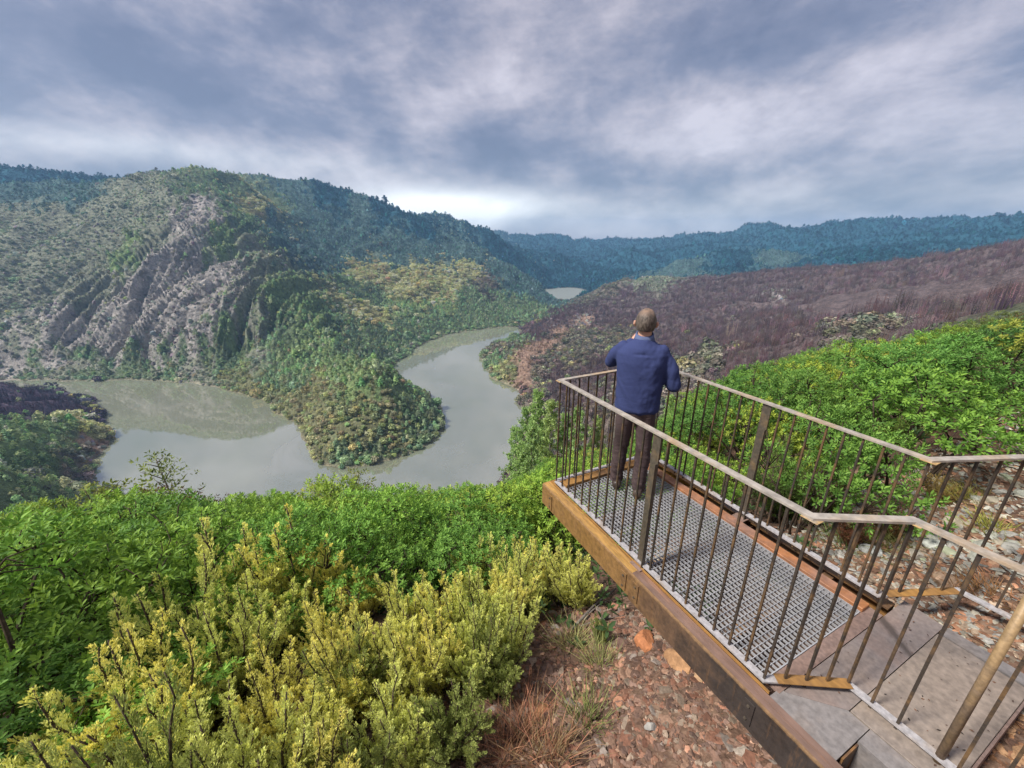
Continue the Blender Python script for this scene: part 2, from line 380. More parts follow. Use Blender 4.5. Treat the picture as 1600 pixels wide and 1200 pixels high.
# far valley and far hills
add(pr(740,372,4200), pr(790,366,4200), pr(830,369,4200), pr(880,375,4200), pr(940,382,4300), pr(1000,380,4000), pr(1060,373,3800), pr(1100,367,3700),
    pr(1180,362,3600), pr(1260,357,3600), pr(1340,355,3600), pr(1400,350,3500), pr(1500,346,3500), pr(1600,345,3500), pr(1700,344,3500),
    pr(800,400,3000), pr(900,405,3000), pr(1000,405,2800), pr(1100,395,2800), pr(1200,395,2600), pr(1350,385,2700), pr(1500,375,2700), pr(1600,370,2600),
    pr(860,440,2100), pr(920,430,2200), pr(1000,425,2100), pr(1100,418,2000), pr(1250,410,2000), pr(1400,400,1900), pr(1550,385,1900), pr(1100,380,3300), pr(960,395,3500),
    pr(850,453,1830), pr(900,455,1850), pr(930,445,1900))
for az in (-60, -40, -20, 0, 20, 40, 60): add(azr(az, 6500, -60))
# burnt slope on the right
add(pr(905,468,1330), pr(940,450,1380), pr(980,436,1420), pr(1040,431,1420), pr(1100,436,1350), pr(1160,430,1280), pr(1230,425,1200), pr(1300,421,1150), pr(1400,417,1080),
    pr(1500,402,1020), pr(1600,382,980), pr(1700,370,950),
    pr(890,490,1080), pr(860,500,980), pr(950,470,1180), pr(1040,460,1180), pr(1120,470,1050), pr(1250,455,960), pr(1400,450,860), pr(1550,430,800),
    pr(860,530,790), pr(920,510,920), pr(980,500,900), pr(1060,510,820), pr(1180,500,720), pr(1300,490,650), pr(1450,480,560), pr(1600,460,520),
    pr(800,560,620), pr(785,545,700), pr(820,530,790), pr(790,580,590), pr(850,515,900), pr(870,560,620), pr(940,560,640), pr(1000,550,620), pr(1100,550,520), pr(1200,540,420), pr(1330,530,320), pr(1450,515,250), pr(1600,500,210),
    pr(840,600,500), pr(900,605,500), pr(1000,600,430), pr(1100,590,340))
# behind its crest
for (a, b, r) in [(1100,440,1700),(1300,432,1550),(1500,420,1400),(1600,400,1350)]: add(pr(a, b, r))
# small hill at the left edge, on this side of the river
add(pr(0,600,820), pr(50,608,780), pr(100,624,700), pr(0,650,620), pr(80,650,600), pr(130,655,590), pr(0,690,500), pr(80,700,500), pr(0,730,400), pr(-200,620,600), pr(-200,720,380), pr(60,740,440))
# slope beneath the observer
for az in (-60, -40, -20, 0, 15):
    add(azr(az, 40, -29), azr(az, 80, -62), azr(az, 130, -100), azr(az, 185, -145))
add(azr(25, 40, -19), azr(25, 90, -40), azr(25, 170, -75), azr(36, 40, -13), azr(36, 90, -28), azr(36, 180, -52), azr(46, 40, -9), azr(46, 100, -20), azr(60, 40, -4), azr(60, 100, 0), azr(60, 200, 0))

class RBF:
    def __init__(s, P, smooth_=0.0):
        P = np.array(P, float); s.x = P[:, :2]; z = P[:, 2]; n = len(P)
        d = np.sqrt(((s.x[:, None] - s.x[None]) ** 2).sum(-1)); s.sc = 1.0
        A = np.zeros((n + 3, n + 3)); A[:n, :n] = -d + np.eye(n) * smooth_
        A[:n, n] = 1; A[:n, n + 1:] = s.x / 1000; A[n, :n] = 1; A[n + 1:, :n] = s.x.T / 1000
        b = np.zeros(n + 3); b[:n] = z
        s.w = np.linalg.solve(A, b)
    def __call__(s, x, y):
        sh = x.shape; x = x.ravel().astype(np.float32); y = y.ravel().astype(np.float32); n = len(s.x)
        o = (s.w[n] + s.w[n + 1] * x / 1000 + s.w[n + 2] * y / 1000).astype(np.float32)
        X = s.x.astype(np.float32); W = s.w.astype(np.float32)
        for i in range(0, len(x), 40000):
            j = slice(i, i + 40000)
            d = np.sqrt((x[j, None] - X[None, :, 0]) ** 2 + (y[j, None] - X[None, :, 1]) ** 2)
            o[j] -= d @ W[:n]
        return o.reshape(sh)
VAL = RBF(ctl, 6.0)
def valley(x, y):
    z = VAL(x, y); r = np.hypot(x, y); az = np.degrees(np.arctan2(x, y))
    h = np.clip(z - WZ, 0, None)                       # height above water keeps the shoreline true
    amp = smooth(0, 55, h)
    near = smooth(60, 260, r)
    z = z + amp * near * (fbm(x / 170, y / 170, 5) * 10 + fbm(x / 42, y / 42, 3) * 4)
    # rock gullies running down the front face
    face = smooth(-54, -46, az) * (1 - smooth(-27, -21, az)) * smooth(700, 790, r) * (1 - smooth(1050, 1230, r)) * smooth(5, 60, h)
    s = x + 60 * fbm(x / 260, y / 260, 3) - (y - 700) * .10
    g1 = 1 - np.abs(pnoise(s / 66, y / 520)) * 2.1; g2 = 1 - np.abs(pnoise(s / 27 + 7, y / 230)) * 2.1
    g3 = 1 - np.abs(pnoise(s / 11 + 3, y / 70)) * 2.1
    z = z + face * (g1 * 22 + g2 * 18 + g3 * 12 + (1 - 2 * np.abs(fbm(x / 10, y / 30, 3))) * 4 - 29)
    # gentler ribs everywhere else
    rb = 1 - np.abs(fbm(x / 130 + 5, y / 200, 3)) * 2
    z = z + amp * near * (1 - face) * (rb - .5) * 12
    return z

# near slope of the observer (metres)
nc = [(0, 0, -.12), (0, -3, .4), (-3, -3, -.2), (4, -3, .9), (1.4, 1.0, -.36), (2.6, 1.4, -.10), (3.0, 2.2, -.12), (2.0, 0, .02), (3.2, 1.2, .02), (1.0, 1.9, -.62), (.4, .9, -.6), (2.4, 2.4, -.28), (1.9, 2.7, -.55)]
for az, rz in ((-60, ((3, -1.0), (6, -1.8), (10, -3.3), (20, -9), (32, -19))), (-45, ((3, -1.1), (6, -2.8), (11, -5.4), (20, -12), (32, -21))),
               (-30, ((3, -1.2), (6, -3.3), (12, -7.1), (20, -13), (32, -23))), (-10, ((3, -1.25), (6, -3.5), (13, -8.6), (20, -14), (32, -24))),
               (5, ((3, -1.35), (6, -3.6), (12, -7.7), (20, -13), (32, -23))), (27, ((3.9, -1.35), (6, -2.1), (10, -3.1), (18, -5.4), (32, -14))),
               (36, ((3.9, -.6), (6, -1.15), (12, -2.2), (20, -4.4), (32, -9.5))), (46, ((4, -.10), (7, -.35), (14, -1.5), (22, -3.3), (32, -6.5))),
               (52, ((4, .0), (7, .35), (14, -.1), (24, -1.9), (34, -4.0))), (62, ((4, .25), (7, .9), (14, .9), (24, 0), (34, -2))), (80, ((4, .5), (8, 1.4), (20, 2.5)))):
    for r_, z_ in rz: nc.append(azr(az, r_, z_))
NR = RBF(nc, .02)
def nearz(x, y):
    x = np.asarray(x, float); y = np.asarray(y, float)
    r = np.hypot(x, y)
    z = NR(x, y) + fbm(x / 2.3, y / 2.3, 4) * .16 * smooth(.5, 5, r) + fbm(x / .45, y / .45, 3) * .035
    zv = VAL(x, y)
    t = smooth(30, 46, r)
    return z * (1 - t) + (zv) * t
def gz(x, y): return float(nearz(np.array([x]), np.array([y]))[0])

# ---- polar height field for the valley ----
azs = np.radians(np.concatenate([np.linspace(-80, -57, 50, endpoint=False), np.linspace(-57, 57, 1000), np.linspace(57, 80, 51)[1:]]))
rs = np.concatenate([np.geomspace(42, 250, 60, endpoint=False), np.geomspace(250, 1850, 540, endpoint=False), np.geomspace(1850, 6400, 170)])
RR, AA = np.meshgrid(rs, azs, indexing='ij')
VX, VY = RR * np.sin(AA), RR * np.cos(AA)
VZ = valley(VX, VY)
# lumpy canopy relief on the wooded far hills
VZ += smooth(1500, 2300, RR) * smooth(0, 70, VZ - WZ) * (fbm(VX / 30, VY / 30, 3) * 9 + fbm(VX / 420, VY / 420, 4) * 80)
nr_, na_ = VX.shape
idx = np.arange(nr_ * na_).reshape(nr_, na_)
quads = np.stack([idx[:-1, :-1], idx[:-1, 1:], idx[1:, 1:], idx[1:, :-1]], -1).reshape(-1, 4)[:, ::-1]
TAN = (VZ - CAMH) / RR
HOR = np.maximum.accumulate(TAN, 0)                      # skyline seen so far along each azimuth
def hit(px, py):
    """first point of the terrain met by a sight line"""
    d = dirpx(px, py); a = math.atan2(d[0], d[1]); t = d[2] / math.hypot(d[0], d[1])
    j = int(np.clip(np.searchsorted(azs, a), 0, na_ - 1)); c = np.maximum(TAN[:, j], (WZ - CAMH) / rs); c[rs < 240] = -9
    k = int(np.argmax(c >= t))
    if c.max() < t: k = int(np.argmax(c))
    return a, math.log(rs[k])
# ground classes
BI = dict(
 R=dict(g=(.27, .245, .22), d=.85, c=(.19, .215, .155), s=2.6, k=0),
 S=dict(g=(.165, .17, .12), d=.95, c=(.22, .265, .17), s=2.7, k=0),
 G=dict(g=(.09, .12, .06), d=.97, c=(.235, .33, .17), s=3.9, k=1),
 L=dict(g=(.13, .18, .07), d=.97, c=(.30, .42, .18), s=4.2, k=1),
 Y=dict(g=(.24, .23, .10), d=.95, c=(.54, .53, .24), s=4.6, k=2),
 T=dict(g=(.06, .10, .09), d=.98, c=(.125, .215, .19), s=4.4, k=1),
 P=dict(g=(.105, .078, .075), d=.98, c=(.17, .118, .118), s=6.5, k=3),
 D=dict(g=(.065, .045, .065), d=.9, c=(.08, .055, .085), s=5.0, k=3),
 B=dict(g=(.13, .13, .065), d=.97, c=(.32, .33, .15), s=3.4, k=2),
 O=dict(g=(.25, .165, .12), d=.6, c=(.22, .15, .10), s=4.0, k=3),
 W=dict(g=(.28, .25, .23), d=.35, c=(.20, .19, .15), s=3.2, k=0),
 Q=dict(g=(.145, .12, .095), d=.93, c=(.19, .175, .125), s=4.5, k=0),
 V=dict(g=(.02, .075, .10), d=.8, c=(.022, .095, .125), s=7, k=1))  # V: blue of distant haze put into the far hills' ground and tree colours
anch = [(30,275,'V'),(90,272,'V'),(60,300,'T'),(30,350,'S'),(10,400,'S'),(120,300,'T'),(150,330,'S'),(100,360,'S'),(60,440,'S'),(20,500,'S'),(120,520,'R'),(60,550,'R'),(200,300,'S'),(250,310,'S'),(180,380,'S'),
 (300,300,'G'),(310,320,'W'),(330,340,'R'),(280,340,'R'),(240,360,'S'),(200,400,'L'),(160,420,'S'),(120,460,'S'),(60,520,'R'),(100,540,'R'),(20,560,'R'),(80,575,'S'),(220,430,'R'),(260,420,'R'),(300,420,'R'),(340,430,'R'),
 (370,440,'R'),(250,470,'R'),(200,480,'R'),(160,500,'R'),(300,480,'R'),(340,480,'R'),(390,450,'S'),(400,420,'S'),(380,380,'S'),(350,370,'L'),(420,450,'L'),(410,490,'S'),(300,520,'R'),(240,530,'R'),(180,540,'R'),(140,575,'G'),(200,582,'G'),(260,580,'G'),(60,570,'G'),(100,575,'S'),
 (330,540,'G'),(360,520,'L'),(360,560,'G'),(320,585,'S'),(380,595,'B'),(410,615,'B'),(400,560,'S'),(420,590,'G'),(430,530,'G'),(460,560,'L'),(450,500,'G'),(470,480,'L'),(500,500,'L'),(520,520,'G'),(500,540,'L'),(460,600,'G'),
 (560,490,'Y'),(590,500,'Y'),(610,515,'G'),(560,520,'G'),(600,545,'G'),(630,535,'G'),(540,545,'G'),(580,550,'G'),(450,635,'B'),(480,640,'B'),(500,600,'B'),(530,580,'L'),(560,570,'L'),(590,590,'L'),(610,610,'L'),(560,610,'L'),(600,630,'B'),(640,640,'G'),(670,660,'G'),
 (560,640,'B'),(520,640,'B'),(500,670,'B'),(540,680,'B'),(580,670,'B'),(620,670,'B'),(540,715,'G'),(580,705,'G'),(640,690,'G'),(500,700,'B'),
 (340,290,'G'),(380,300,'G'),(390,320,'Y'),(400,305,'Y'),(430,320,'G'),(420,350,'T'),(380,345,'G'),(460,300,'T'),(520,310,'V'),(600,330,'V'),(660,360,'V'),(560,330,'T'),(500,350,'T'),(450,380,'T'),(500,400,'T'),(560,390,'T'),(620,370,'T'),(660,390,'T'),(620,410,'T'),(700,390,'T'),
 (570,430,'Y'),(600,425,'Y'),(640,430,'Y'),(680,440,'Y'),(700,460,'Y'),(620,450,'Y'),(660,450,'Y'),(740,420,'Y'),(760,440,'Q'),(550,450,'G'),(590,470,'G'),(640,480,'L'),(700,480,'L'),(740,470,'G'),(740,400,'T'),(770,420,'T'),(800,450,'T'),(790,475,'G'),(830,480,'G'),(850,470,'T'),(680,500,'G'),(720,500,'G'),(770,500,'G'),(630,510,'G'),(820,430,'T'),
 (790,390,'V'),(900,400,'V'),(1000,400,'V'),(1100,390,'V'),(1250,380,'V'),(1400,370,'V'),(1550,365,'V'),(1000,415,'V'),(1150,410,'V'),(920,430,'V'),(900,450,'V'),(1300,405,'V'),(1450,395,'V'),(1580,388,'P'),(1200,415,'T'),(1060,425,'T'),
 (960,445,'Q'),(1000,440,'S'),(930,460,'Q'),(980,460,'P'),(1030,440,'S'),(1080,450,'P'),(1100,445,'P'),(900,490,'P'),(870,500,'P'),(840,520,'P'),(940,480,'P'),(915,500,'O'),(880,520,'O'),(850,540,'O'),(820,560,'O'),(900,520,'Q'),(940,500,'P'),(980,490,'P'),
 (800,530,'G'),(780,545,'Q'),(770,560,'G'),(790,580,'B'),(820,590,'O'),(850,575,'Q'),(840,610,'Q'),(870,590,'P'),(880,560,'Q'),(900,545,'Q'),(930,540,'Q'),(940,570,'P'),(870,610,'P'),
 (1150,450,'P'),(1200,440,'P'),(1212,458,'W'),(1195,470,'P'),(1235,462,'P'),(1250,440,'P'),(1350,435,'P'),(1500,420,'P'),(1590,400,'P'),(1180,480,'P'),(1100,480,'P'),(1050,490,'P'),(1100,510,'P'),(1060,540,'P'),(1150,520,'P'),(1250,480,'P'),(1350,460,'P'),(1450,450,'P'),(1560,430,'P'),(1300,500,'P'),(1230,510,'P'),(1150,540,'P'),(1400,490,'P'),(1480,490,'P'),(1560,470,'P'),(1350,510,'Q'),(1250,530,'P'),(1100,560,'Q'),(1200,550,'P'),
 (0,615,'D'),(50,630,'D'),(100,640,'D'),(130,645,'D'),(60,615,'D'),(20,645,'D'),(140,665,'Y'),(150,680,'Y'),(150,700,'O'),(100,665,'L'),(50,670,'L'),(20,700,'L'),(80,700,'L'),(110,720,'Q'),(40,730,'L')]
an = np.array([hit(a, b) for a, b, _ in anch]); ak = [c for _, _, c in anch]
def blend(az, lr):
    """weights of the ground classes at a place, with ragged edges"""
    jx = fbm(az * 45 + 3, lr * 25, 4) * .030; jy = fbm(az * 45 - 9, lr * 25 + 4, 4) * .07
    a = az + jx; l = lr + jy
    keys = list(BI); Wt = np.zeros((len(a), len(keys)), np.float32)
    for i in range(0, len(a), 60000):
        j = slice(i, i + 60000)
        d2 = ((a[j, None] - an[None, :, 0]) / .035) ** 2 + ((l[j, None] - an[None, :, 1]) / .085) ** 2
        w = 1 / (d2 + .02) ** 2.6
        for k, key in enumerate(keys):
            m_ = np.array([q == key for q in ak]); Wt[j, k] = w[:, m_].sum(1)
    Wt /= Wt.sum(1, keepdims=True)
    return Wt, keys
sub = (slice(None, None, 2), slice(None, None, 2))
Wt, KEYS = blend(AA.ravel(), np.log(RR.ravel()))
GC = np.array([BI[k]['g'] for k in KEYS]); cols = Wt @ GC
nearmask = (1 - smooth(240, 330, RR)).ravel()[:, None]
cols = cols * (1 - nearmask) + np.array([.06, .10, .035]) * nearmask
# muddy pale band just above the waterline
band = np.exp(-((VZ.ravel() - WZ - .8) / 1.6) ** 2)[:, None] * .55
cols = cols * (1 - band) + np.array([.26, .22, .16]) * band
m_, nt = mat('hillside_soil')
at = N(nt, 'ShaderNodeAttribute', attribute_name='col'); co = objco(nt)
n1 = noise(nt, .05, 8, .68, co, .2); n2 = noise(nt, .22, 6, .7, co); vo = N(nt, 'ShaderNodeTexVoronoi', i_Scale=.13); L(nt, co, vo.inputs['Vector'])
c = mixc(nt, 1.0, at.outputs['Color'], mapr(nt, n1.outputs[0], .3, .7, .55, 1.45), 'MULTIPLY')
c = mixc(nt, 1.0, c, mapr(nt, n2.outputs[0], .32, .68, .6, 1.4), 'MULTIPLY')
n3 = noise(nt, .9, 4, .7, co); c = mixc(nt, 1.0, c, mapr(nt, n3.outputs[0], .35, .65, .6, 1.4), 'MULTIPLY')
c = mixc(nt, mapr(nt, n2.outputs[0], .58, .72, 0, .35), c, (.33, .30, .27))
out(nt, bsdf(nt, c, .95, 0, bump(nt, mth(nt, 'ADD', n2.outputs[0], mth(nt, 'MULTIPLY', vo.outputs[0], .7)), .9, 3.0), .1))
M['hill'] = m_
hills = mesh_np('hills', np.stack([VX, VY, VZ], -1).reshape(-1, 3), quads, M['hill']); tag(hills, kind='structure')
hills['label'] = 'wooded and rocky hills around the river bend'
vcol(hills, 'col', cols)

# ---- river ----
m_, nt = mat('muddy_river_water'); co = objco(nt)
geo = N(nt, 'ShaderNodeNewGeometry')
w1 = noise(nt, .010, 5, .6, co, 1.2); w2 = noise(nt, .35, 3, .6, co)
wc = ramp(nt, w1.outputs[0], [(.35, (.185, .198, .130)), (.6, (.205, .212, .155)), (.72, (.24, .242, .19))])
b = N(nt, 'ShaderNodeBsdfPrincipled', i_Roughness=.04, i_IOR=4.0); L(nt, wc, b.inputs['Base Color'])
sy = N(nt, 'ShaderNodeSeparateXYZ'); L(nt, co, sy.inputs[0])   # the far reach is ruffled by wind
L(nt, mth(nt, 'ADD', mapr(nt, w1.outputs[0], .5, .7, .02, .08), mapr(nt, sy.outputs[1], 1150, 1350, 0, .35)), b.inputs['Roughness'])
w3 = noise(nt, .045, 4, .6, co, .8); hgt = mth(nt, 'MULTIPLY', w2.outputs[0], mapr(nt, w3.outputs[0], .45, .68, .15, 1.0)); L(nt, bump(nt, hgt, .25, .05), b.inputs['Normal']); b.inputs['Specular IOR Level'].default_value = .5
out(nt, b.outputs[0]); M['water'] = m_
th = np.linspace(0, 2 * np.pi, 97)[:-1]; wv = [(600 + 3200 * math.cos(t), 1500 + 2600 * math.sin(t), WZ) for t in th]
o = MB(); o.add(wv, [tuple(range(96))]); o = o.build('river', M['water']); tag(o, 'calm muddy green river bending round the wooded promontory', kind='structure')

# ---- near ground ----
def warp(lo, hi, n, k):
    t = np.linspace(-1, 1, n); 
    a = np.arcsinh(lo / k); b_ = np.arcsinh(hi / k); return np.sinh(np.linspace(a, b_, n)) * k
gx = 1.2 + warp(-49, 49, 560, 2.2); gy = 1.6 + warp(-6, 47, 420, 2.2)
GX, GY = np.meshgrid(gx, gy, indexing='ij'); GZ = nearz(GX, GY)
rr = np.hypot(GX, GY); GZ += fbm(GX / .12, GY / .12, 3) * .016 * (1 - smooth(4, 8, rr))
ix = np.arange(GX.size).reshape(GX.shape)
q = np.stack([ix[:-1, :-1], ix[1:, :-1], ix[1:, 1:], ix[:-1, 1:]], -1).reshape(-1, 4)
m_, nt = mat('stony_brown_earth'); co = objco(nt)
n1 = noise(nt, 1.6, 6, .65, co, .4); n2 = noise(nt, 14, 6, .72, co, .3); vo = N(nt, 'ShaderNodeTexVoronoi', i_Scale=26.0, i_Randomness=1.0); L(nt, co, vo.inputs['Vector'])
c = ramp(nt, n1.outputs[0], [(.3, (.075, .045, .032)), (.5, (.135, .080, .054)), (.7, (.19, .125, .085))])
c = mixc(nt, 1.0, c, mapr(nt, n2.outputs[0], .3, .7, .5, 1.5), 'MULTIPLY')
c = mixc(nt, mapr(nt, n2.outputs[0], .58, .70, 0, .6), c, (.30, .24, .18))
out(nt, bsdf(nt, c, .9, 0, bump(nt, mth(nt, 'ADD', n2.outputs[0], vo.outputs[0]), .8, .02), .2)); M['earth'] = m_
o = mesh_np('ground', np.stack([GX, GY, GZ], -1).reshape(-1, 3), q, M['earth']); tag(o, kind='structure')
o['label'] = 'stony reddish brown slope below the platform'
# ============ WOODS ON THE HILLS ============
def unit(v): return v / np.maximum(np.linalg.norm(v, axis=-1, keepdims=True), 1e-6)
def rnd_dirs(n): return unit(RNG.normal(size=(n, 3)))
def leafmat(name, src, rough=.75, trans=.25, var=.35, huev=.03):
    m, nt = mat(name)
    if src == 'inst': a = N(nt, 'ShaderNodeAttribute', attribute_name='col', attribute_type='INSTANCER'); c = a.outputs['Color']
    else: a = N(nt, 'ShaderNodeObjectInfo'); c = a.outputs['Color']
    v = N(nt, 'ShaderNodeAttribute', attribute_name='v')
    c = mixc(nt, 1.0, c, mapr(nt, v.outputs['Fac'], 0, 1, 1 - var, 1 + var), 'MULTIPLY')
    hs = N(nt, 'ShaderNodeHueSaturation'); L(nt, c, hs.inputs['Color']); L(nt, mapr(nt, v.outputs['Fac'], 0, 1, .5 + huev, .5 - huev), hs.inputs['Hue'])
    c = hs.outputs[0]
    b = N(nt, 'ShaderNodeBsdfPrincipled'); L(nt, c, b.inputs['Base Color']); b.inputs['Roughness'].default_value = rough; b.inputs['Specular IOR Level'].default_value = .3
    t = N(nt, 'ShaderNodeBsdfTranslucent'); L(nt, c, t.inputs[0])
    x = N(nt, 'ShaderNodeMixShader'); x.inputs[0].default_value = trans; L(nt, b.outputs[0], x.inputs[1]); L(nt, t.outputs[0], x.inputs[2])
    out(nt, x.outputs[0]); return m
def cards(P, size, nrm=None, jit=.6):
    """leaf clump cards: one bent quad each"""
    n = len(P); nrm = rnd_dirs(n) if nrm is None else unit(nrm + RNG.normal(size=(n, 3)) * jit)
    a = unit(np.cross(nrm, rnd_dirs(n))); b = np.cross(nrm, a); s = size[:, None]
    V = np.stack([P - a * s, P - b * s * .7 + nrm * s * .25, P + a * s, P + b * s * .7 - nrm * s * .2], 1).reshape(-1, 3)
    return V, np.arange(4 * n).reshape(n, 4)
def hill_proto(kind, n, mt, seed):
    if kind in (0, 2):        # rounded scrub / round crown
        d = rnd_dirs(n); rad = RNG.uniform(.72, 1.05, n)[:, None] * (1 + .22 * np.sin(d[:, :1] * 5 + seed) * np.cos(d[:, 1:2] * 4 + seed * 2))
        P = d * rad * np.array([.5, .5, .42]) + np.array([0, 0, .40 if kind == 0 else .50]); nr = d
    elif kind == 1:           # taller crown
        h = RNG.uniform(0, 1, n) ** .9; a = RNG.uniform(0, 2 * np.pi, n); w = (.30 * (1 - h) ** .7 + .05) * RNG.uniform(.7, 1.15, n) * (1 + .3 * np.sin(h * 17 + seed))
        P = np.stack([np.cos(a) * w, np.sin(a) * w, .08 + h * 1.0], -1); nr = np.stack([np.cos(a), np.sin(a), .6 + 0 * a], -1)
    else:                     # bare burnt stems
        V = []; Fc = []
        for k in range(9):
            x, y = RNG.normal(0, .16, 2); h = RNG.uniform(.5, 1.1); dx, dy = RNG.normal(0, .05, 2); w = .022
            for ax in ((1, 0), (0, 1)):
                b = len(V); V += [(x - w * ax[0], y - w * ax[1], 0), (x + w * ax[0], y + w * ax[1], 0), (x + dx, y + dy, h)]; Fc.append((b, b + 1, b + 2))
            for q in range(5):
                z = RNG.uniform(.3, .95) * h; a = RNG.uniform(0, 6.28); l = .16 * (1.1 - z / h); b = len(V)
                V += [(x, y, z), (x, y, z + .03), (x + math.cos(a) * l, y + math.sin(a) * l, z + l * 1.1)]; Fc.append((b, b + 1, b + 2))
        o = mesh_np('bare_tree', V, Fc, mt, smooth=False, link=False)
        at = o.data.attributes.new('v', 'FLOAT', 'POINT'); at.data.foreach_set('value', RNG.uniform(.2, .8, len(V)).astype(np.float32)); return o
    sz = RNG.uniform(.075, .155, n) * (1.0 if kind != 1 else .85)
    V, Fc = cards(P, sz, nr, .5)
    o = mesh_np('crown', V, Fc, mt, smooth=False, link=False)
    v = np.repeat(np.clip(RNG.normal(.5, .22, n), 0, 1), 4).astype(np.float32)
    at = o.data.attributes.new('v', 'FLOAT', 'POINT'); at.data.foreach_set('value', v); return o
mi = leafmat('hill_foliage', 'inst', var=.5); mo = leafmat('crown_foliage', 'obj', var=.5)
HP = [hill_proto(k, 110, mi, k + s) for s in (0, 1) for k in range(4)]
def crag(seed):
    g = np.random.default_rng(seed); bm = bmesh.new(); bmesh.ops.create_icosphere(bm, subdivisions=2, radius=.5)
    pl = [(Vector(g.normal(size=3) * np.array([1, 1, .6])).normalized(), g.uniform(.22, .38)) for _ in range(12)]
    for v in bm.verts:
        for n_, k in pl:
            e = v.co.dot(n_) - k
            if e > 0: v.co -= n_ * e
        v.co.z *= 1.5
    V = np.array([v.co[:] for v in bm.verts]); Fc = np.array([[v.index for v in f.verts] for f in bm.faces]); bm.free()
    o = mesh_np('crag', V, Fc, mi, smooth=False, link=False); at = o.data.attributes.new('v', 'FLOAT', 'POINT'); at.data.foreach_set('value', np.full(len(V), .5, np.float32)); return o
HP += [crag(1), crag(2)]
HO = [hill_proto(k, 190, mo, k + s + 5) for s in (0, 1) for k in range(4)]

def interp(grid, az, r):
    ia = np.interp(az, azs, np.arange(na_)); ir = np.interp(np.log(r), np.log(rs), np.arange(nr_))
    i0 = np.clip(ir.astype(int), 0, nr_ - 2); j0 = np.clip(ia.astype(int), 0, na_ - 2); fi = ir - i0; fj = ia - j0
    return (grid[i0, j0] * (1 - fi) + grid[i0 + 1, j0] * fi) * (1 - fj) + (grid[i0, j0 + 1] * (1 - fi) + grid[i0 + 1, j0 + 1] * fi) * fj
def grid_pts(x0, x1, y0, y1, st):
    X, Y = np.meshgrid(np.arange(x0, x1, st), np.arange(y0, y1, st)); X = X.ravel(); Y = Y.ravel()
    return X + RNG.uniform(-.5, .5, X.size) * st, Y + RNG.uniform(-.5, .5, X.size) * st
def cull(X, Y, r0, r1, tree):
    r = np.hypot(X, Y); az = np.arctan2(X, Y); k = (r > r0) & (r < r1) & (np.abs(az) < R(56)); X, Y, r, az = X[k], Y[k], r[k], az[k]
    Z = interp(VZ, az, r); hor = interp(HOR, az, r * .985)
    k = (Z > WZ + .4) & ((Z + tree - CAMH) / r > hor - .004); return X[k], Y[k], Z[k], r[k], az[k]
parts = []
for (st, r0, r1, box) in ((4.6, 250, 820, (-800, 420, 180, 830)), (5.2, 820, 1320, (-1150, 1100, 300, 1320)), (7.0, 1320, 1500, (-1250, 1150, 300, 1500)), (9.5, 1500, 2450, (-1900, 1900, 500, 2450)), (17, 2450, 4600, (-3500, 3500, 1000, 4600))):
    X, Y = grid_pts(*box, st); X, Y, Z, r, az = cull(X, Y, r0, r1, 10)
    Wt2, _ = blend(az, np.log(r)); kk = np.array([RNG.choice(len(KEYS), p=w) if False else 0 for w in ()])
    cw = np.cumsum(Wt2, 1); u = RNG.uniform(0, 1, len(X))[:, None]; kidx = np.clip((cw < u).sum(1), 0, len(KEYS) - 1)
    dens = np.array([BI[k]['d'] for k in KEYS])[kidx]; size = np.array([BI[k]['s'] for k in KEYS])[kidx]; kind = np.array([BI[k]['k'] for k in KEYS])[kidx]
    col = np.array([BI[k]['c'] for k in KEYS])[kidx]
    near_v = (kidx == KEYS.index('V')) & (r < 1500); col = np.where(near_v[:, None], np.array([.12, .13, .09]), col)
    rk = np.isin(kidx, [KEYS.index('R'), KEYS.index('W'), KEYS.index('O')]) & (RNG.uniform(0, 1, len(X)) < .42) | (kidx == KEYS.index('S')) & (RNG.uniform(0, 1, len(X)) < .12)
    rk &= ~((az > 0) & (r < 900)); kind = np.where(rk, 8, kind); col = np.where(rk[:, None], np.array([.24, .22, .20]), col); size = np.where(rk, size * 1.25, size)
    patch = fbm(X / 60, Y / 60, 3)
    shore = Z < WZ + 5
    keep = (RNG.uniform(0, 1, len(X)) < dens * (1 + .9 * patch)) | (shore & (RNG.uniform(0, 1, len(X)) < .8))
    kind = np.where(shore & (kind == 3), 0, kind); kind = np.where(shore & (kind == 1), 2, kind)
    br = np.exp(RNG.normal(0, .33, len(X)))[:, None] * (1 + patch[:, None] * .35)
    tint = 1 + RNG.normal(0, .10, (len(X), 3))
    yel = ((RNG.uniform(0, 1, len(X)) < .05) & (kind < 3) & (r < 1100))[:, None]
    col = np.where(yel, np.array([.34, .35, .15]), col) * br * tint
    bl = smooth(1000, 1250, r)[:, None]; 
    sc = size * np.exp(RNG.normal(0, .36, len(X)) + .28 * fbm(X / 25 + 9, Y / 25, 2)) * (1 if st < 12 else 1.35)
    parts.append([a[keep] for a in (X, Y, Z, r, az, kind, col, sc)])
X, Y, Z, rH, azH, kind, col, sc = [np.concatenate([p[i] for p in parts]) for i in range(8)]
col = np.clip(col, .01, .6)
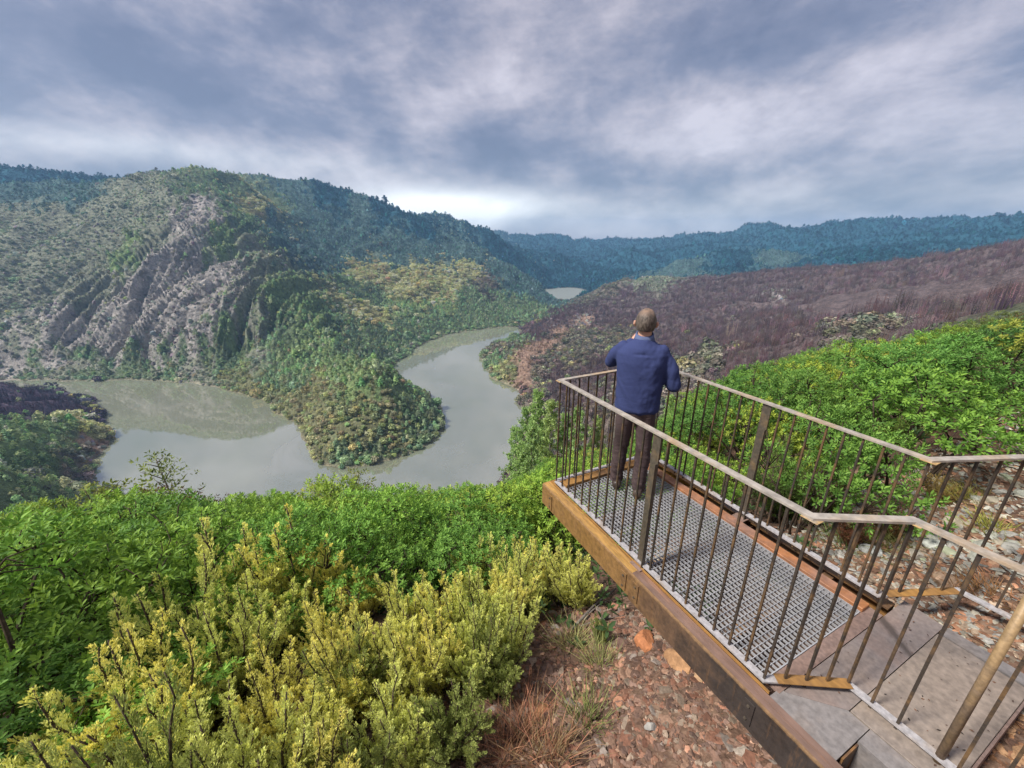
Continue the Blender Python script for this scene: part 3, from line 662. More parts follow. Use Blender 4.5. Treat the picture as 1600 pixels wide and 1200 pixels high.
# the nearest trees, on the promontory, are single things
cand = np.where((np.degrees(azH) > -33) & (np.degrees(azH) < -9) & (rH < 560) & (kind < 3) & (Z < -100))[0]
cand = cand[np.argsort(rH[cand] - sc[cand] * 14)][:300]
ind = np.zeros(len(X), bool); ind[cand] = True
KN = ['waterside_shrub', 'slender_tree', 'round_tree', 'bare_tree']; KC = ['shrub', 'tree', 'tree', 'tree']
for i in cand:
    k = int(kind[i]); src = HO[k + 4 * int(RNG.integers(2))]
    o = bpy.data.objects.new(KN[k], src.data); COL.objects.link(o)
    o.location = (X[i], Y[i], Z[i] - .3); o.rotation_euler = (0, 0, RNG.uniform(0, 6.28)); s_ = sc[i] * 1.05
    o.scale = (s_ * 1.25, s_ * 1.25, s_); o.color = (*col[i], 1)
    lb = ['low bushy shrub among the trees covering the river promontory', 'slender green tree in the wood covering the river promontory', 'round crowned olive green tree on the river promontory'][k]
    tag(o, lb, KC[k], 'trees and shrubs covering the promontory in the river bend')
# everything farther off reads as one mass
def wood_group():
    ng = bpy.data.node_groups.new('hill_wood', 'GeometryNodeTree')
    ng.interface.new_socket('Geometry', in_out='INPUT', socket_type='NodeSocketGeometry'); ng.interface.new_socket('Geometry', in_out='OUTPUT', socket_type='NodeSocketGeometry')
    gi = ng.nodes.new('NodeGroupInput'); go = ng.nodes.new('NodeGroupOutput')
    j = ng.nodes.new('GeometryNodeJoinGeometry')
    for o in reversed(HP):
        n = ng.nodes.new('GeometryNodeObjectInfo'); n.inputs['Object'].default_value = o; n.inputs['As Instance'].default_value = True; ng.links.new(n.outputs['Geometry'], j.inputs[0])
    ip = ng.nodes.new('GeometryNodeInstanceOnPoints'); ip.inputs['Pick Instance'].default_value = True
    def attr(nm, t):
        a = ng.nodes.new('GeometryNodeInputNamedAttribute'); a.data_type = t; a.inputs['Name'].default_value = nm; return a.outputs[0]
    ng.links.new(gi.outputs[0], ip.inputs['Points']); ng.links.new(j.outputs[0], ip.inputs['Instance'])
    ng.links.new(attr('kind', 'INT'), ip.inputs['Instance Index']); ng.links.new(attr('rot', 'FLOAT_VECTOR'), ip.inputs['Rotation']); ng.links.new(attr('scl', 'FLOAT_VECTOR'), ip.inputs['Scale'])
    ng.links.new(ip.outputs[0], go.inputs[0]); return ng
NG = wood_group()
def wood(name, label, sel):
    n = int(sel.sum())
    me = bpy.data.meshes.new(name); me.vertices.add(n); me.vertices.foreach_set('co', np.stack([X[sel], Y[sel], Z[sel] - .3], -1).astype(np.float32).ravel())
    def at(nm, t, key, val): a = me.attributes.new(nm, t, 'POINT'); a.data.foreach_set(key, val.ravel())
    at('kind', 'INT', 'value', np.where(kind[sel] == 8, 8 + RNG.integers(0, 2, n), kind[sel] + 4 * RNG.integers(0, 2, n)).astype(np.int32))
    at('rot', 'FLOAT_VECTOR', 'vector', np.stack([np.zeros(n), np.zeros(n), RNG.uniform(0, 6.28, n)], -1).astype(np.float32))
    s = sc[sel]; at('scl', 'FLOAT_VECTOR', 'vector', np.stack([s * 1.3, s * 1.3, s], -1).astype(np.float32))
    c4 = np.concatenate([col[sel], np.ones((n, 1))], 1).astype(np.float32); a = me.attributes.new('col', 'FLOAT_COLOR', 'POINT'); a.data.foreach_set('color', c4.ravel())
    o = bpy.data.objects.new(name, me); COL.objects.link(o); md = o.modifiers.new('wood', 'NODES'); md.node_group = NG
    tag(o, label, 'woodland', kind='stuff'); print(name, n)
dg = np.degrees(azH)
right = (dg > -2) & (rH < 1500) & ~((dg < 4) & (rH > 950)); farh = (rH > 1900)
near_l = (dg < -40) & (rH < 760)
wood('burnt_wood', 'bare purplish burnt trees and scrub over the right hand slope', right & ~ind)
wood('far_forest', 'pine forest on the distant hills, with the blue of the haze put into its colour', farh & ~right & ~ind)
wood('shore_wood', 'grey green wood and dark burnt scrub on the small hill at the left edge', near_l & ~right & ~farh & ~ind)
wood('mountain_wood', 'scrub and forest over the left mountain and its spurs', ~right & ~farh & ~near_l & ~ind)
# ============ NEAR VEGETATION ============
def bark_mat(name, c1, c2):
    m, nt = mat(name); co = objco(nt); n = noise(nt, 30, 4, .65, co)
    out(nt, bsdf(nt, ramp(nt, n.outputs[0], [(.35, c1), (.7, c2)]), .85, 0, bump(nt, n.outputs[0], .4, .004), .2)); return m
M['bark'] = bark_mat('dark_bark', (.035, .026, .02), (.12, .085, .06))
M['bark_grey'] = bark_mat('grey_bark', (.10, .085, .075), (.24, .21, .18))
M['leaf'] = leafmat('glossy_leaf', 'obj', rough=.60, trans=.32, var=.50, huev=.018)
M['heath'] = leafmat('heath_sprig', 'obj', rough=.7, trans=.30, var=.50, huev=.012)
def attr_v(o, v):
    at = o.data.attributes.new('v', 'FLOAT', 'POINT'); at.data.foreach_set('value', np.asarray(v, np.float32))
def leaves(B, D, Nn, ln, wd, fold=.25, curl=.15):
    """oval leaves: base B, direction D, face normal Nn"""
    n = len(B); D = unit(D); S = unit(np.cross(D, Nn)); Nn = np.cross(S, D); ln = ln[:, None]; wd = wd[:, None]
    def p(t, w, s): return B + D * ln * t + S * s * wd * w + Nn * (wd * w * fold - ln * curl * t * t)
    V = np.stack([B, p(.35, .46, 1), p(.72, .40, 1), p(1, 0, 1), p(.72, .40, -1), p(.35, .46, -1)], 1).reshape(-1, 3)
    i = np.arange(n)[:, None] * 6
    return V, np.concatenate([i + np.array([[0, 1, 2, 3]]), i + np.array([[0, 3, 4, 5]])], 0)
def rosettes(C, A, per, ln, tilt=(25, 75)):
    n = len(C); A = unit(A); T1 = unit(np.cross(A, rnd_dirs(n))); T2 = np.cross(A, T1)
    k = np.arange(per)[None, :]; ph = k * 2.4 + RNG.uniform(0, 6.28, (n, 1)); tl = np.radians(tilt[0] + (tilt[1] - tilt[0]) * (k + RNG.uniform(-.5, .5, (n, per))) / per)
    rad = (np.cos(ph)[..., None] * T1[:, None] + np.sin(ph)[..., None] * T2[:, None])
    D = A[:, None] * np.cos(tl)[..., None] + rad * np.sin(tl)[..., None]; Nn = A[:, None] * np.sin(tl)[..., None] - rad * np.cos(tl)[..., None]
    B = C[:, None] - A[:, None] * (k[..., None] * .006) + D * .008
    l = ln[:, None] * RNG.uniform(.75, 1.15, (n, per)) * (.7 + .3 * k / per)
    V, Fc = leaves(B.reshape(-1, 3), D.reshape(-1, 3), Nn.reshape(-1, 3), l.ravel(), l.ravel() * .40)
    young = 1 - (k / per); v = np.clip(.25 + .55 * young + RNG.normal(0, .10, (n, per)) + RNG.normal(0, .12, (n, 1)), 0, 1)
    return V, Fc, np.repeat(v.ravel(), 6)
def shrub(seed, h=1.6, rad=.95, lobes=9, ros=330, ln=.085, name='broadleaf_shrub', per=10):
    """spreading evergreen shrub: foliage in uneven lobes on forking stems"""
    g = np.random.default_rng(seed)
    root = bpy.data.objects.new(name, None); COL.objects.link(root)
    C = []; A = []; st = MB()
    for i in range(lobes):
        a = i * 2.4 + g.uniform(-.5, .5); d = rad * math.sqrt((i + .4) / lobes) * .85; zc = h * (.80 - .38 * (d / rad) ** 2 + g.uniform(-.10, .12)); lr = rad * g.uniform(.30, .46)
        c = np.array([math.cos(a) * d, math.sin(a) * d, zc])
        n = int(ros / lobes * (lr / (rad * .38)) ** 2); dr = unit(g.normal(size=(n * 2, 3)) + np.array([0, 0, .35]))[:n]
        rr_ = g.uniform(.55, 1.05, (n, 1)) ** .6 * lr; C.append(c + dr * rr_ * np.array([1, 1, .75])); A.append(dr + np.array([0, 0, .7]) + g.normal(0, .25, (n, 3)))
        mid = (c * .45) + np.array([g.uniform(-.1, .1), g.uniform(-.1, .1), -.05])
        st.tube([(g.uniform(-.06, .06), g.uniform(-.06, .06), -.25), mid * np.array([1, 1, .6]), mid * 1.3, c - np.array([0, 0, lr * .3])], [.022, .017, .013, .007], 5)
        for k in range(5):
            e = C[-1][g.integers(n)]; m_ = (c + e) / 2 + g.normal(0, .03, 3); st.tube([c - np.array([0, 0, lr * .35]), m_, e], [.008, .005, .003], 4)
    C = np.concatenate(C); A = np.concatenate(A)
    V, Fc, v = rosettes(C, A, per, g.uniform(.8, 1.2, len(C)) * ln)
    f = mesh_np('foliage', V, Fc, M['leaf'], smooth=True, parent=root); attr_v(f, v)
    st.build('stem', M['bark'], root, smooth=True)
    return root
SH = [shrub(31 + i, h=1.5 + .15 * (i % 3), rad=.9 + .08 * (i % 2), lobes=8 + i % 4, ros=560, ln=.060) for i in range(5)]
SHF = [shrub(61 + i, h=1.6, rad=1.0, lobes=12, ros=640, ln=.058, per=8) for i in range(3)]

def heath(seed, stems=24):
    g = np.random.default_rng(seed); root = bpy.data.objects.new('yellow_heath', None); COL.objects.link(root)
    B = []; D = []; Vv = []; st = MB()
    for i in range(stems):
        a = i * 2.4 + g.uniform(-.3, .3); lean = .03 + .48 * math.sqrt((i + .5) / stems); L_ = (g.uniform(.45, .95) if i % 5 else g.uniform(1.02, 1.25)) * (1 - .12 * lean)
        d0 = np.array([math.cos(a) * lean * .9, math.sin(a) * lean * .9, .7]); d1 = np.array([math.cos(a) * lean * .45, math.sin(a) * lean * .45, 1.0])
        t = np.linspace(0, 1, 9); P = np.cumsum(np.vstack([np.zeros(3)] + [unit(d0 * (1 - q) + d1 * q + g.normal(0, .10, 3)) * L_ / 8 for q in t[1:]]), 0)
        st.tube([tuple(p) for p in P], [.010 * (1 - .8 * q) + .0015 for q in t], 4)
        npl = 17
        for k in range(npl):
            q = .34 + .65 * (k + g.uniform(0, .6)) / npl; x = q * 8; j = min(int(x), 7); p = P[j] + (P[j + 1] - P[j]) * (x - j); ax = unit(P[j + 1] - P[j])
            b = g.uniform(0, 6.28); side = unit(np.cross(ax, np.array([math.cos(b), math.sin(b), .2]))); pd = unit(ax * 1.15 + side * .62 + np.array([0, 0, .15])); pl = (.27 * (1.04 - q) ** 1.15 + .035) * g.uniform(.7, 1.35)
            e = p + pd * pl + np.array([0, 0, pl * .12])
            if k % 3 == 0: st.tube([tuple(p), tuple((p + e) / 2), tuple(e)], [.003, .002, .0012], 3)
            n = int(40 + pl * 270); s = g.uniform(0, 1, n) ** .8; s2 = np.sort(s); wv = .026 * (1.08 - s2) + .003
            off = unit(g.normal(size=(n, 3))) * wv[:, None] * g.uniform(.3, 1, (n, 1)); bb = p + (e - p) * s2[:, None] + off
            B.append(bb); D.append(pd * 1.2 + np.array([0, 0, .35]) + off / wv[:, None] * .75 + g.normal(0, .15, (n, 3))); Vv.append(np.clip(.10 + .50 * q + .30 * s2 + g.normal(0, .14, n), 0, 1))
    B = np.concatenate(B); D = unit(np.concatenate(D)); v = np.concatenate(Vv); n = len(B)
    S = unit(np.cross(D, rnd_dirs(n))); l = RNG.uniform(.011, .025, n)[:, None]; w = l * .16
    V = np.stack([B, B + D * l * .5 + S * w, B + D * l, B + D * l * .5 - S * w], 1).reshape(-1, 3)
    f = mesh_np('foliage', V, np.arange(4 * n).reshape(n, 4), M['heath'], smooth=False, parent=root); attr_v(f, np.repeat(v, 4))
    st.build('stem', M['bark'], root, smooth=True); return root
HE = [heath(5 + i) for i in range(4)]

used = set()
def place(src, x, y, z, rz, s, color, label, cat, group=None, tilt=(0, 0), name=None):
    if src.name in used: o = copy_tree(src)
    else: o = src; used.add(src.name)
    if name: o.name = name
    o.location = (x, y, z); o.rotation_euler = (tilt[0], tilt[1], rz); o.scale = s if isinstance(s, tuple) else (s, s, s)
    for c in o.children:
        c.color = (*color, 1)
    tag(o, label, cat); 
    if group: o['group'] = group
    elif 'group' in o: del o['group']
    return o
def pick(lst): return lst[int(RNG.integers(len(lst)))]
def slope_tilt(x, y, k=.5):
    e = .5; zx = (gz(x + e, y) - gz(x - e, y)) / (2 * e); zy = (gz(x, y + e) - gz(x, y - e)) / (2 * e)
    return (math.atan(zy) * k, -math.atan(zx) * k)
def plocal(x, y): v = np.array([x - PA[0], y - PA[1]]); return v @ PW, v @ PU
def free_zone(x, y):
    w, u = plocal(x, y); r = math.hypot(x, y); az = math.degrees(math.atan2(x, y))
    if -1.0 < w < 2.15 and -1.1 < u < .75: return False
    if -1.7 < w < 2.3 and u <= -1.1: return False
    if w >= 1.9 and u < -.95 - .35 * (w - 1.9): return False    # stony bank right of the platform
    if r < 3.0 and az > -52: return False
    if r < 3.9 and not (-24 < az < -4) and not (az < -52 and r > 2.3): return False
    if w < 0 and u < -.5 and az > -6 and r < 4.6: return False
    return True
# target upper outline of the canopy, as slope of the sight line
oa = [-66, -55.6, -52.3, -48.4, -43.4, -36, -29.4, -20, -10.6, 0, 6.3, 15, 26.7, 33.4, 39.2, 46.6, 51.8, 60]
ot = [-.25, -.315, -.375, -.455, -.535, -.565, -.590, -.625, -.655, -.628, -.60, -.45, -.286, -.224, -.182, -.150, -.095, -.05]
pts = []
def scatter(n, azr_, rr_, mind):
    tries = 0; got = 0
    while got < n and tries < n * 60:
        tries += 1; az = R(RNG.uniform(*azr_)); r = math.sqrt(RNG.uniform(rr_[0] ** 2, rr_[1] ** 2)); x, y = r * math.sin(az), r * math.cos(az)
        if not free_zone(x, y): continue
        md = mind * (.8 + .02 * r)
        if any((x - a) ** 2 + (y - b) ** 2 < md * md for a, b, *_ in pts): continue
        pts.append((x, y, r, math.degrees(az))); got += 1
scatter(14, (-68, -52), (2.3, 4.2), .75); scatter(170, (-66, 14), (3.1, 15.5), .85); nl = len(pts)
scatter(150, (14, 66), (3.6, 25), 1.0)
greens = [(.19, .34, .045), (.22, .37, .050), (.15, .30, .050), (.27, .39, .055), (.18, .35, .05)]
cL = dict(group='green shrubs in the thicket below the river view')
for i, (x, y, r, az) in enumerate(pts):
    lim = float(np.interp(az, oa, ot)); z = gz(x, y); top = CAMH + lim * r
    hgt = min(1.9, max(.5, top - z)) * RNG.uniform(.86, 1.06) if top - z < 2.3 else RNG.uniform(1.3, 2.0)
    if top - z < .35: continue
    if r < 3.9: hgt = min(hgt, .95); sc_n = hgt / 1.75
    sc_ = hgt / 1.75; wide = max(sc_, .78) * RNG.uniform(1.0, 1.2)
    rt = az > 14; pw_, pu_ = plocal(x, y)
    if rt and pw_ < 3.2 and pu_ < 1.6: wide = min(wide, .72); sc_ = min(sc_, .9)
    if rt: c = pick([(.16, .31, .045), (.22, .34, .045), (.15, .29, .05), (.27, .35, .045), (.12, .26, .05)])
    else: c = pick(greens)
    if rt and (az > 50 and r > 9): c = pick([(.08, .18, .05), (.20, .14, .05), (.15, .20, .05)])
    if RNG.uniform() < .06: c = (.32, .36, .06)
    c = tuple(np.clip(np.array(c) * math.exp(RNG.normal(0, .12)), .01, .4))
    lab = ('bright green leafy shrub on the slope behind the right railing' if rt else 'dense green leafy shrub in the thicket above the river, left of the platform')
    place(pick(SHF if r > 12 else SH), x, y, z - .1, RNG.uniform(0, 6.28), (wide, wide, sc_), c, lab, 'shrub',
          'shrubs on the slope behind the right railing' if rt else 'shrubs in the thicket above the river', slope_tilt(x, y, .35))
print('shrubs', len(pts))
# yellow heath in front: pixel of the tip, distance, label
HL = [(460,835,3.7,'tall yellow green heath rising highest in the middle of the clump'), (330,862,3.7,'upright yellow heath tip standing left of the tallest one'), (405,905,3.3,'broad yellow heath just in front of the two tallest tips'),
 (560,890,3.4,'yellow heath right of the tallest one, in front of the green thicket'), (905,945,3.15,'rightmost yellow heath reaching over the bare ground towards the beam'),
 (745,842,3.6,'tall yellow heath on the left side of the right hand clump'), (840,865,3.4,'bushy yellow heath nearest the corner of the platform'), (790,930,3.1,'dense yellow green heath in front of the right hand clump'),
 (250,935,3.2,'yellow heath leaning out over the green shrubs on the left'), (150,1010,2.9,'low yellow heath at the lower left among green shrubs'), (75,1090,2.7,'leftmost yellow heath spray near the lower left corner'),
 (330,985,2.8,'wide yellow heath in the left middle of the foreground'), (500,985,2.7,'yellow heath with dark forking stems in the centre foreground'), (640,1010,2.7,'yellow green heath in the foreground below the gap'),
 (220,1100,2.3,'yellow heath at the bottom edge on the left'), (400,1090,2.2,'yellow heath at the bottom edge with brown stems showing'), (560,1100,2.2,'greenish heath at the bottom centre'), (720,1090,2.4,'olive heath at the bottom beside the dry red grass'),
 (690,1130,2.1,'olive green heath at the bottom right of the clump'), (470,1150,1.9,'heath spray at the very bottom, left of the centre'), (300,1160,1.95,'heath spray at the bottom edge between the two left ones'),
 (790,1020,2.8,'yellow green heath at the right end of the clump by the stones'),
 (880,900,3.25,'rightmost tall heath reaching towards the beam'), (820,1000,2.9,'heath low in the right hand clump above the dry grass'), (700,1010,2.7,'green tinged heath below the gap, left of the stones'),
 (610,1080,2.35,'heath at the lower middle with thin brown stems'), (760,1080,2.5,'ragged heath beside the dry red grass tuft'), (180,1050,2.6,'heath in front of the low one at the lower left'), (380,1010,2.9,'full yellow heath in the middle of the left clump'),
 (790,1060,2.35,'olive heath at the right end of the clump above the dry grass'), (775,1130,2.0,'greenish heath touching the dry grass at the bottom'), (190,1180,1.7,'short heath at the bottom edge right of the corner one'), (330,1190,1.6,'short heath at the bottom edge left of the forked stems'), (440,1190,1.5,'short heath at the bottom edge below the forked stems'), (540,1190,1.5,'greenish short heath at the bottom edge near the centre'), (630,1190,1.55,'short olive heath at the bottom edge right of the centre'),
 (715,1190,1.6,'greenish short heath at the bottom edge close to the dry grass'), (640,1120,1.95,'heath low in the foreground right of the centre'), (740,1110,2.05,'olive heath just left of the dry red grass'), (540,1080,2.1,'heath low in the foreground at the centre'),
 (900,985,3.3,'small ragged heath beside the bare stony ground'), (930,1085,2.5,'little green heath tuft growing in the stony ground')]
for i, (px, py, r, lab) in enumerate(HL):
    x, y, zt = pr(px, py, r); z = gz(x, y); h = max(.3, zt - z); small = 'small' in lab or 'little' in lab or 'corner' in lab and i > 20
    c = [(.72, .69, .19), (.65, .66, .19), (.58, .62, .18)][i % 3] if not small and 'greenish' not in lab else (.28, .33, .09)
    h = max(h, .66 if r > 1.75 else .55) if not small else h; wd = h * (1.25 if not small else .9)
    place(HE[i % 4], x, y, z - .06, RNG.uniform(0, 6.28), (max(wd, .85) if not small else wd, max(wd, .85) if not small else wd, h), c, lab, 'heath', 'yellow heath plants in the foreground', (RNG.uniform(-.08, .08), RNG.uniform(-.08, .08)))
# yellow green broom among the shrubs
for i, (px, py, r, lab, c) in enumerate(((620, 812, 7.5, 'yellow green broom rising among the leafy shrubs below the promontory', (.36, .42, .09)), (675, 782, 8.5, 'bright yellow green broom in the thicket right of the promontory tip', (.42, .46, .09)), (845, 775, 7.5, 'olive yellow broom under the corner of the platform', (.34, .38, .09)),
        (555, 790, 10, 'pale broom near the canopy edge below the promontory', (.30, .38, .10)), (560, 865, 4.6, 'green broom behind the yellow heath', (.28, .38, .10)), (690, 860, 4.6, 'dark green broom behind the gap in the heath', (.20, .30, .08)), (870, 850, 4.9, 'green broom beside the golden beam', (.26, .34, .08)),
        (130, 800, 8, 'pale green broom in the thicket at the left', (.24, .36, .10)), (330, 800, 9, 'olive broom in the thicket below the sapling', (.28, .34, .10)), (30, 960, 5, 'green feathery broom at the left edge', (.16, .28, .08)),
        (1180, 590, 9, 'yellow broom behind the man to the right', (.30, .40, .07)), (1320, 600, 8, 'yellow green broom in the middle of the right hand thicket', (.28, .38, .07)), (1480, 560, 10, 'ochre broom near the top of the right hand thicket', (.36, .30, .08)), (1420, 640, 6.5, 'green broom above the bend of the right handrail', (.24, .34, .08)), (1560, 520, 14, 'dark green broom at the right edge below the burnt slope', (.10, .20, .07)))):
    x, y, zt = pr(px, py, r); z = gz(x, y); h = min(2.2, max(.8, zt - z)); z = min(z, zt - h * .97)
    place(HE[i % 4], x, y, z, px, (h * 1.1, h * 1.1, h), c, lab, 'broom', name='broom_bush')
# slender sapling against the water, dead bracken beside it
def twiggy(name, seed, h, n, leaf, spread, ln, lmat, smat, up=.6, lean=(0, 0)):
    g = np.random.default_rng(seed); root = bpy.data.objects.new(name, None); COL.objects.link(root); st = MB(); C = []; A = []
    top = np.array([lean[0] * h, lean[1] * h, h]); st.tube([(0, 0, -.2), tuple(top * .5 + g.normal(0, .02, 3) * h), tuple(top)], [.012 * h, .008 * h, .003 * h], 6)
    for i in range(n):
        q = .2 + .78 * (i + .5) / n; a = i * 2.4; p = top * q; l = spread * h * (1.15 - q) * g.uniform(.6, 1.1); e = p + np.array([math.cos(a), math.sin(a), up]) * l
        st.tube([tuple(p), tuple((p + e) / 2 + g.normal(0, .03, 3) * l), tuple(e)], [.004 * h, .003 * h, .0015 * h], 4)
        for k in range(leaf):
            t = g.uniform(.35, 1.05); C.append(p + (e - p) * t + g.normal(0, .05 * h, 3)); A.append(e - p + g.normal(0, .3, 3) * l + np.array([0, 0, .3 * l]))
    if C:
        V, Fc, v = rosettes(np.array(C), np.array(A), 6, np.full(len(C), ln)); f = mesh_np('foliage', V, Fc, lmat, parent=root); attr_v(f, v)
    st.build('stem', smat, root, smooth=True); return root
def put(src, px, py, r, color, label, cat, hh=None, group=None, base_dz=0):
    """tip of the plant at this sight line"""
    x, y, zt = pr(px, py, r); z = gz(x, y) + base_dz; h = max(.2, zt - z) if hh is None else hh
    return place(src, x, y, z, RNG.uniform(0, 6.28), (h if hh is None else hh), color, label, cat, group)
T = twiggy('sapling', 5, 1.0, 24, 7, .30, .035, M['leaf'], M['bark_grey'], .9)
put(T, 243, 716, 11.6, (.22, .27, .07), 'slender sapling standing up against the river behind the thicket', 'sapling')
for (px, py, r, lab) in ((160, 757, 11.4, 'pale twiggy shrub on the canopy edge left of the sapling'), (505, 752, 12.6, 'yellow green bushy top on the canopy edge below the promontory'), (555, 742, 12.8, 'pale green treetop touching the water just below the promontory')):
    T = twiggy('edge_shrub', int(px), 1.0, 22, 8, .55, .045, M['leaf'], M['bark'], .5); put(T, px, py, r, (.25, .29, .07), lab, 'shrub', group=None)
for (px, py, r, lab) in ((225, 776, 11.2, 'reddish brown dead bush left of the sapling foot'), (285, 783, 11.0, 'dark rusty dead bush right of the sapling foot'), (1540, 575, 8.0, 'orange brown shrub on the slope near the right edge')):
    T = twiggy('dead_shrub', int(px) + 3, 1.0, 26, 7, .75, .05, M['leaf'], M['bark'], .4); put(T, px, py, r, (.19, .10, .045), lab, 'dead shrub')
T = twiggy('bare_shrub', 77, 1.0, 22, 0, .5, .05, M['leaf'], M['bark'], .8, (-.25, .1)); put(T, 1560, 600, 6.8, (.1, .1, .1), 'bare dark branches of a shrub at the right edge of the slope', 'bare shrub')
# brown heather clumps seen through the right railing
for (px, py, r, lab, c) in ((1345, 800, 3.85, 'reddish brown heather clump behind the bend of the left railing', (.20, .09, .045)), (1400, 790, 4.1, 'brown heather clump seen between the railing bends', (.22, .13, .05)), (1300, 730, 4.6, 'olive brown broom behind the right railing', (.15, .19, .045)), (1240, 700, 4.7, 'olive green broom behind the right railing beside the post', (.14, .22, .05)), (1480, 745, 4.9, 'ochre brown tuft on the stony bank below the right handrail', (.30, .22, .07))):
    x, y, zt = pr(px, py, r); z = gz(x, y); h = min(1.1, max(.30, zt - z)); place(HE[px % 4], x, y, z - .05, px, (h * 1.3, h * 1.3, h), c, lab, 'heather')
# pines below the platform corner
def pine(seed):
    g = np.random.default_rng(seed); root = bpy.data.objects.new('young_pine', None); COL.objects.link(root); st = MB(); P = []; Nn = []
    st.tube([(0, 0, -.05), (.01, .005, .5), (0, .01, 1)], [.012, .008, .002], 6)
    for i in range(34):
        q = .16 + .84 * (i + g.uniform(0, .8)) / 34; a = i * 2.4 + g.uniform(-.4, .4); l = (.23 * (1 - q) + .05) * g.uniform(.7, 1.15); e = np.array([math.cos(a) * l, math.sin(a) * l, q + l * .35])
        st.tube([(0, 0, q), tuple(e * np.array([.5, .5, 1]) - np.array([0, 0, l * .14])), tuple(e)], [.0035, .0025, .001], 3)
        for k in range(17):
            t = g.uniform(.3, 1.08); c = np.array([0, 0, q]) + (e - np.array([0, 0, q])) * t + g.normal(0, .014, 3); P.append(c); Nn.append((0, 0, 1))
    P = np.array(P); B = np.repeat(P, 7, 0); D = unit(RNG.normal(size=(len(B), 3)) + np.array([0, 0, .7])); v = np.clip(RNG.normal(.5, .2, len(B)), 0, 1)
    V, Fc = leaves(B, D, rnd_dirs(len(B)), np.full(len(B), .032), np.full(len(B), .009))
    f = mesh_np('foliage', V, Fc, M['leaf'], parent=root); attr_v(f, np.repeat(v, 6)); st.build('trunk', M['bark_grey'], root, smooth=True); return root
PN = [pine(3), pine(4)]
for i, (px, py, r, lab) in enumerate(((841, 614, 52, 'tallest pale green pine below the front corner of the platform'), (822, 640, 55, 'light green pine standing left of the tallest pine'), (862, 628, 50, 'pale pine half hidden by the front corner of the railing'),
        (806, 668, 58, 'small pine at the water side of the pine group'), (832, 665, 47, 'pine in front of the tallest one'), (852, 660, 60, 'pine behind the railing corner, showing its trunk'), (815, 695, 50, 'low pine at the foot of the group above the thicket'), (905, 640, 48, 'pine seen through the left railing bars'), (935, 655, 50, 'pine seen through the front railing bars'), (885, 650, 52, 'pine just right of the corner bars'),
        (975, 665, 45, 'pine behind the legs of the man'), (1010, 640, 42, 'pine beyond the platform to the right of the man'), (1050, 620, 40, 'pine beyond the far right corner of the platform'))):
    x, y, zt = pr(px, py, r); z = gz(x, y); h = min(15, max(5, zt - z)); z = zt - h
    place(PN[i % 2], x, y, z, px, (h * .8, h * .8, h), [(.34, .50, .16), (.30, .45, .15), (.38, .50, .17)][i % 3], lab, 'pine tree', 'pines below the platform')
# low undergrowth carpeting the slope between the shrubs
n = 30000
a = np.radians(RNG.uniform(-66, 66, n)); r = np.sqrt(RNG.uniform(2.4 ** 2, 30 ** 2, n)); x = r * np.sin(a); y = r * np.cos(a)
ok = np.array([free_zone(p, q) or (-.4 < plocal(p, q)[0] < 1.6 and -1.5 < plocal(p, q)[1] < 1.0) or (math.hypot(p, q) > 3.4 and math.degrees(math.atan2(p, q)) < -8) for p, q in zip(x, y)]); x, y, r = x[ok], y[ok], r[ok]; z = nearz(x, y)  # dark leaves also added under the platform to darken the grating holes
V, Fc, v = rosettes(np.stack([x, y, z + RNG.uniform(0, .22, len(x))], -1), np.tile([0, 0, 1.], (len(x), 1)) + RNG.normal(0, .4, (len(x), 3)), 6, np.full(len(x), .10))
o = mesh_np('undergrowth', V, Fc, M['leaf']); attr_v(o, v); o.color = (.06, .11, .035, 1); tag(o, 'dark green undergrowth between the shrubs, and added under the platform to darken the grating holes', 'undergrowth', kind='stuff')
# stones, chips and grass on the bare ground
def chip_zone(n, fn, smin, smax, flat, name, label, colors, cat='gravel'):
    P = []; 
    while len(P) < n:
        x, y = fn()
        if x is None: continue
        P.append((x, y))
    P = np.array(P); z = nearz(P[:, 0], P[:, 1]); s = np.exp(RNG.uniform(math.log(smin), math.log(smax), n)); n_ = len(P)
    A = rnd_dirs(n_) * .45 + np.array([0, 0, 1]); A = unit(A); T = unit(np.cross(A, rnd_dirs(n_))); B = np.cross(A, T)
    C = np.stack([P[:, 0], P[:, 1], z + s * flat * .4], -1); k = 6; V = []; el = RNG.uniform(.35, 1, n_)
    for lev in (-1, 1):
        for j in range(k):
            an_ = 2 * np.pi * j / k; rr_ = s * RNG.uniform(.6, 1.15, n_) * (.78 if lev > 0 else 1)
            V.append(C + T * (np.cos(an_) * rr_)[:, None] + B * (np.sin(an_) * rr_ * el)[:, None] + A * (lev * s * flat * RNG.uniform(.35, .6, n_))[:, None])
    V = np.stack(V, 1).reshape(-1, 3); i = np.arange(n_)[:, None] * 12; F4 = []
    for j in range(k): F4.append(i + np.array([[j, (j + 1) % k, k + (j + 1) % k, k + j]]))
    F4 += [i + np.array([[6, 7, 8, 9]]), i + np.array([[6, 9, 10, 11]])]
    o = mesh_np(name, V, np.concatenate(F4), M['chip'], smooth=False); ci = RNG.integers(0, len(colors), n_); c = np.array(colors)[ci] * np.exp(RNG.normal(0, .25, (n_, 1)))
    vcol(o, 'col', np.repeat(c, 12, 0)); tag(o, label, cat, kind='stuff'); return o
m_, nt = mat('stone_chip'); at = N(nt, 'ShaderNodeAttribute', attribute_name='col'); co = objco(nt); nn = noise(nt, 60, 4, .6, co)
out(nt, bsdf(nt, mixc(nt, 1.0, at.outputs['Color'], mapr(nt, nn.outputs[0], .3, .7, .65, 1.3), 'MULTIPLY'), .8, 0, bump(nt, nn.outputs[0], .3, .003), .3)); M['chip'] = m_
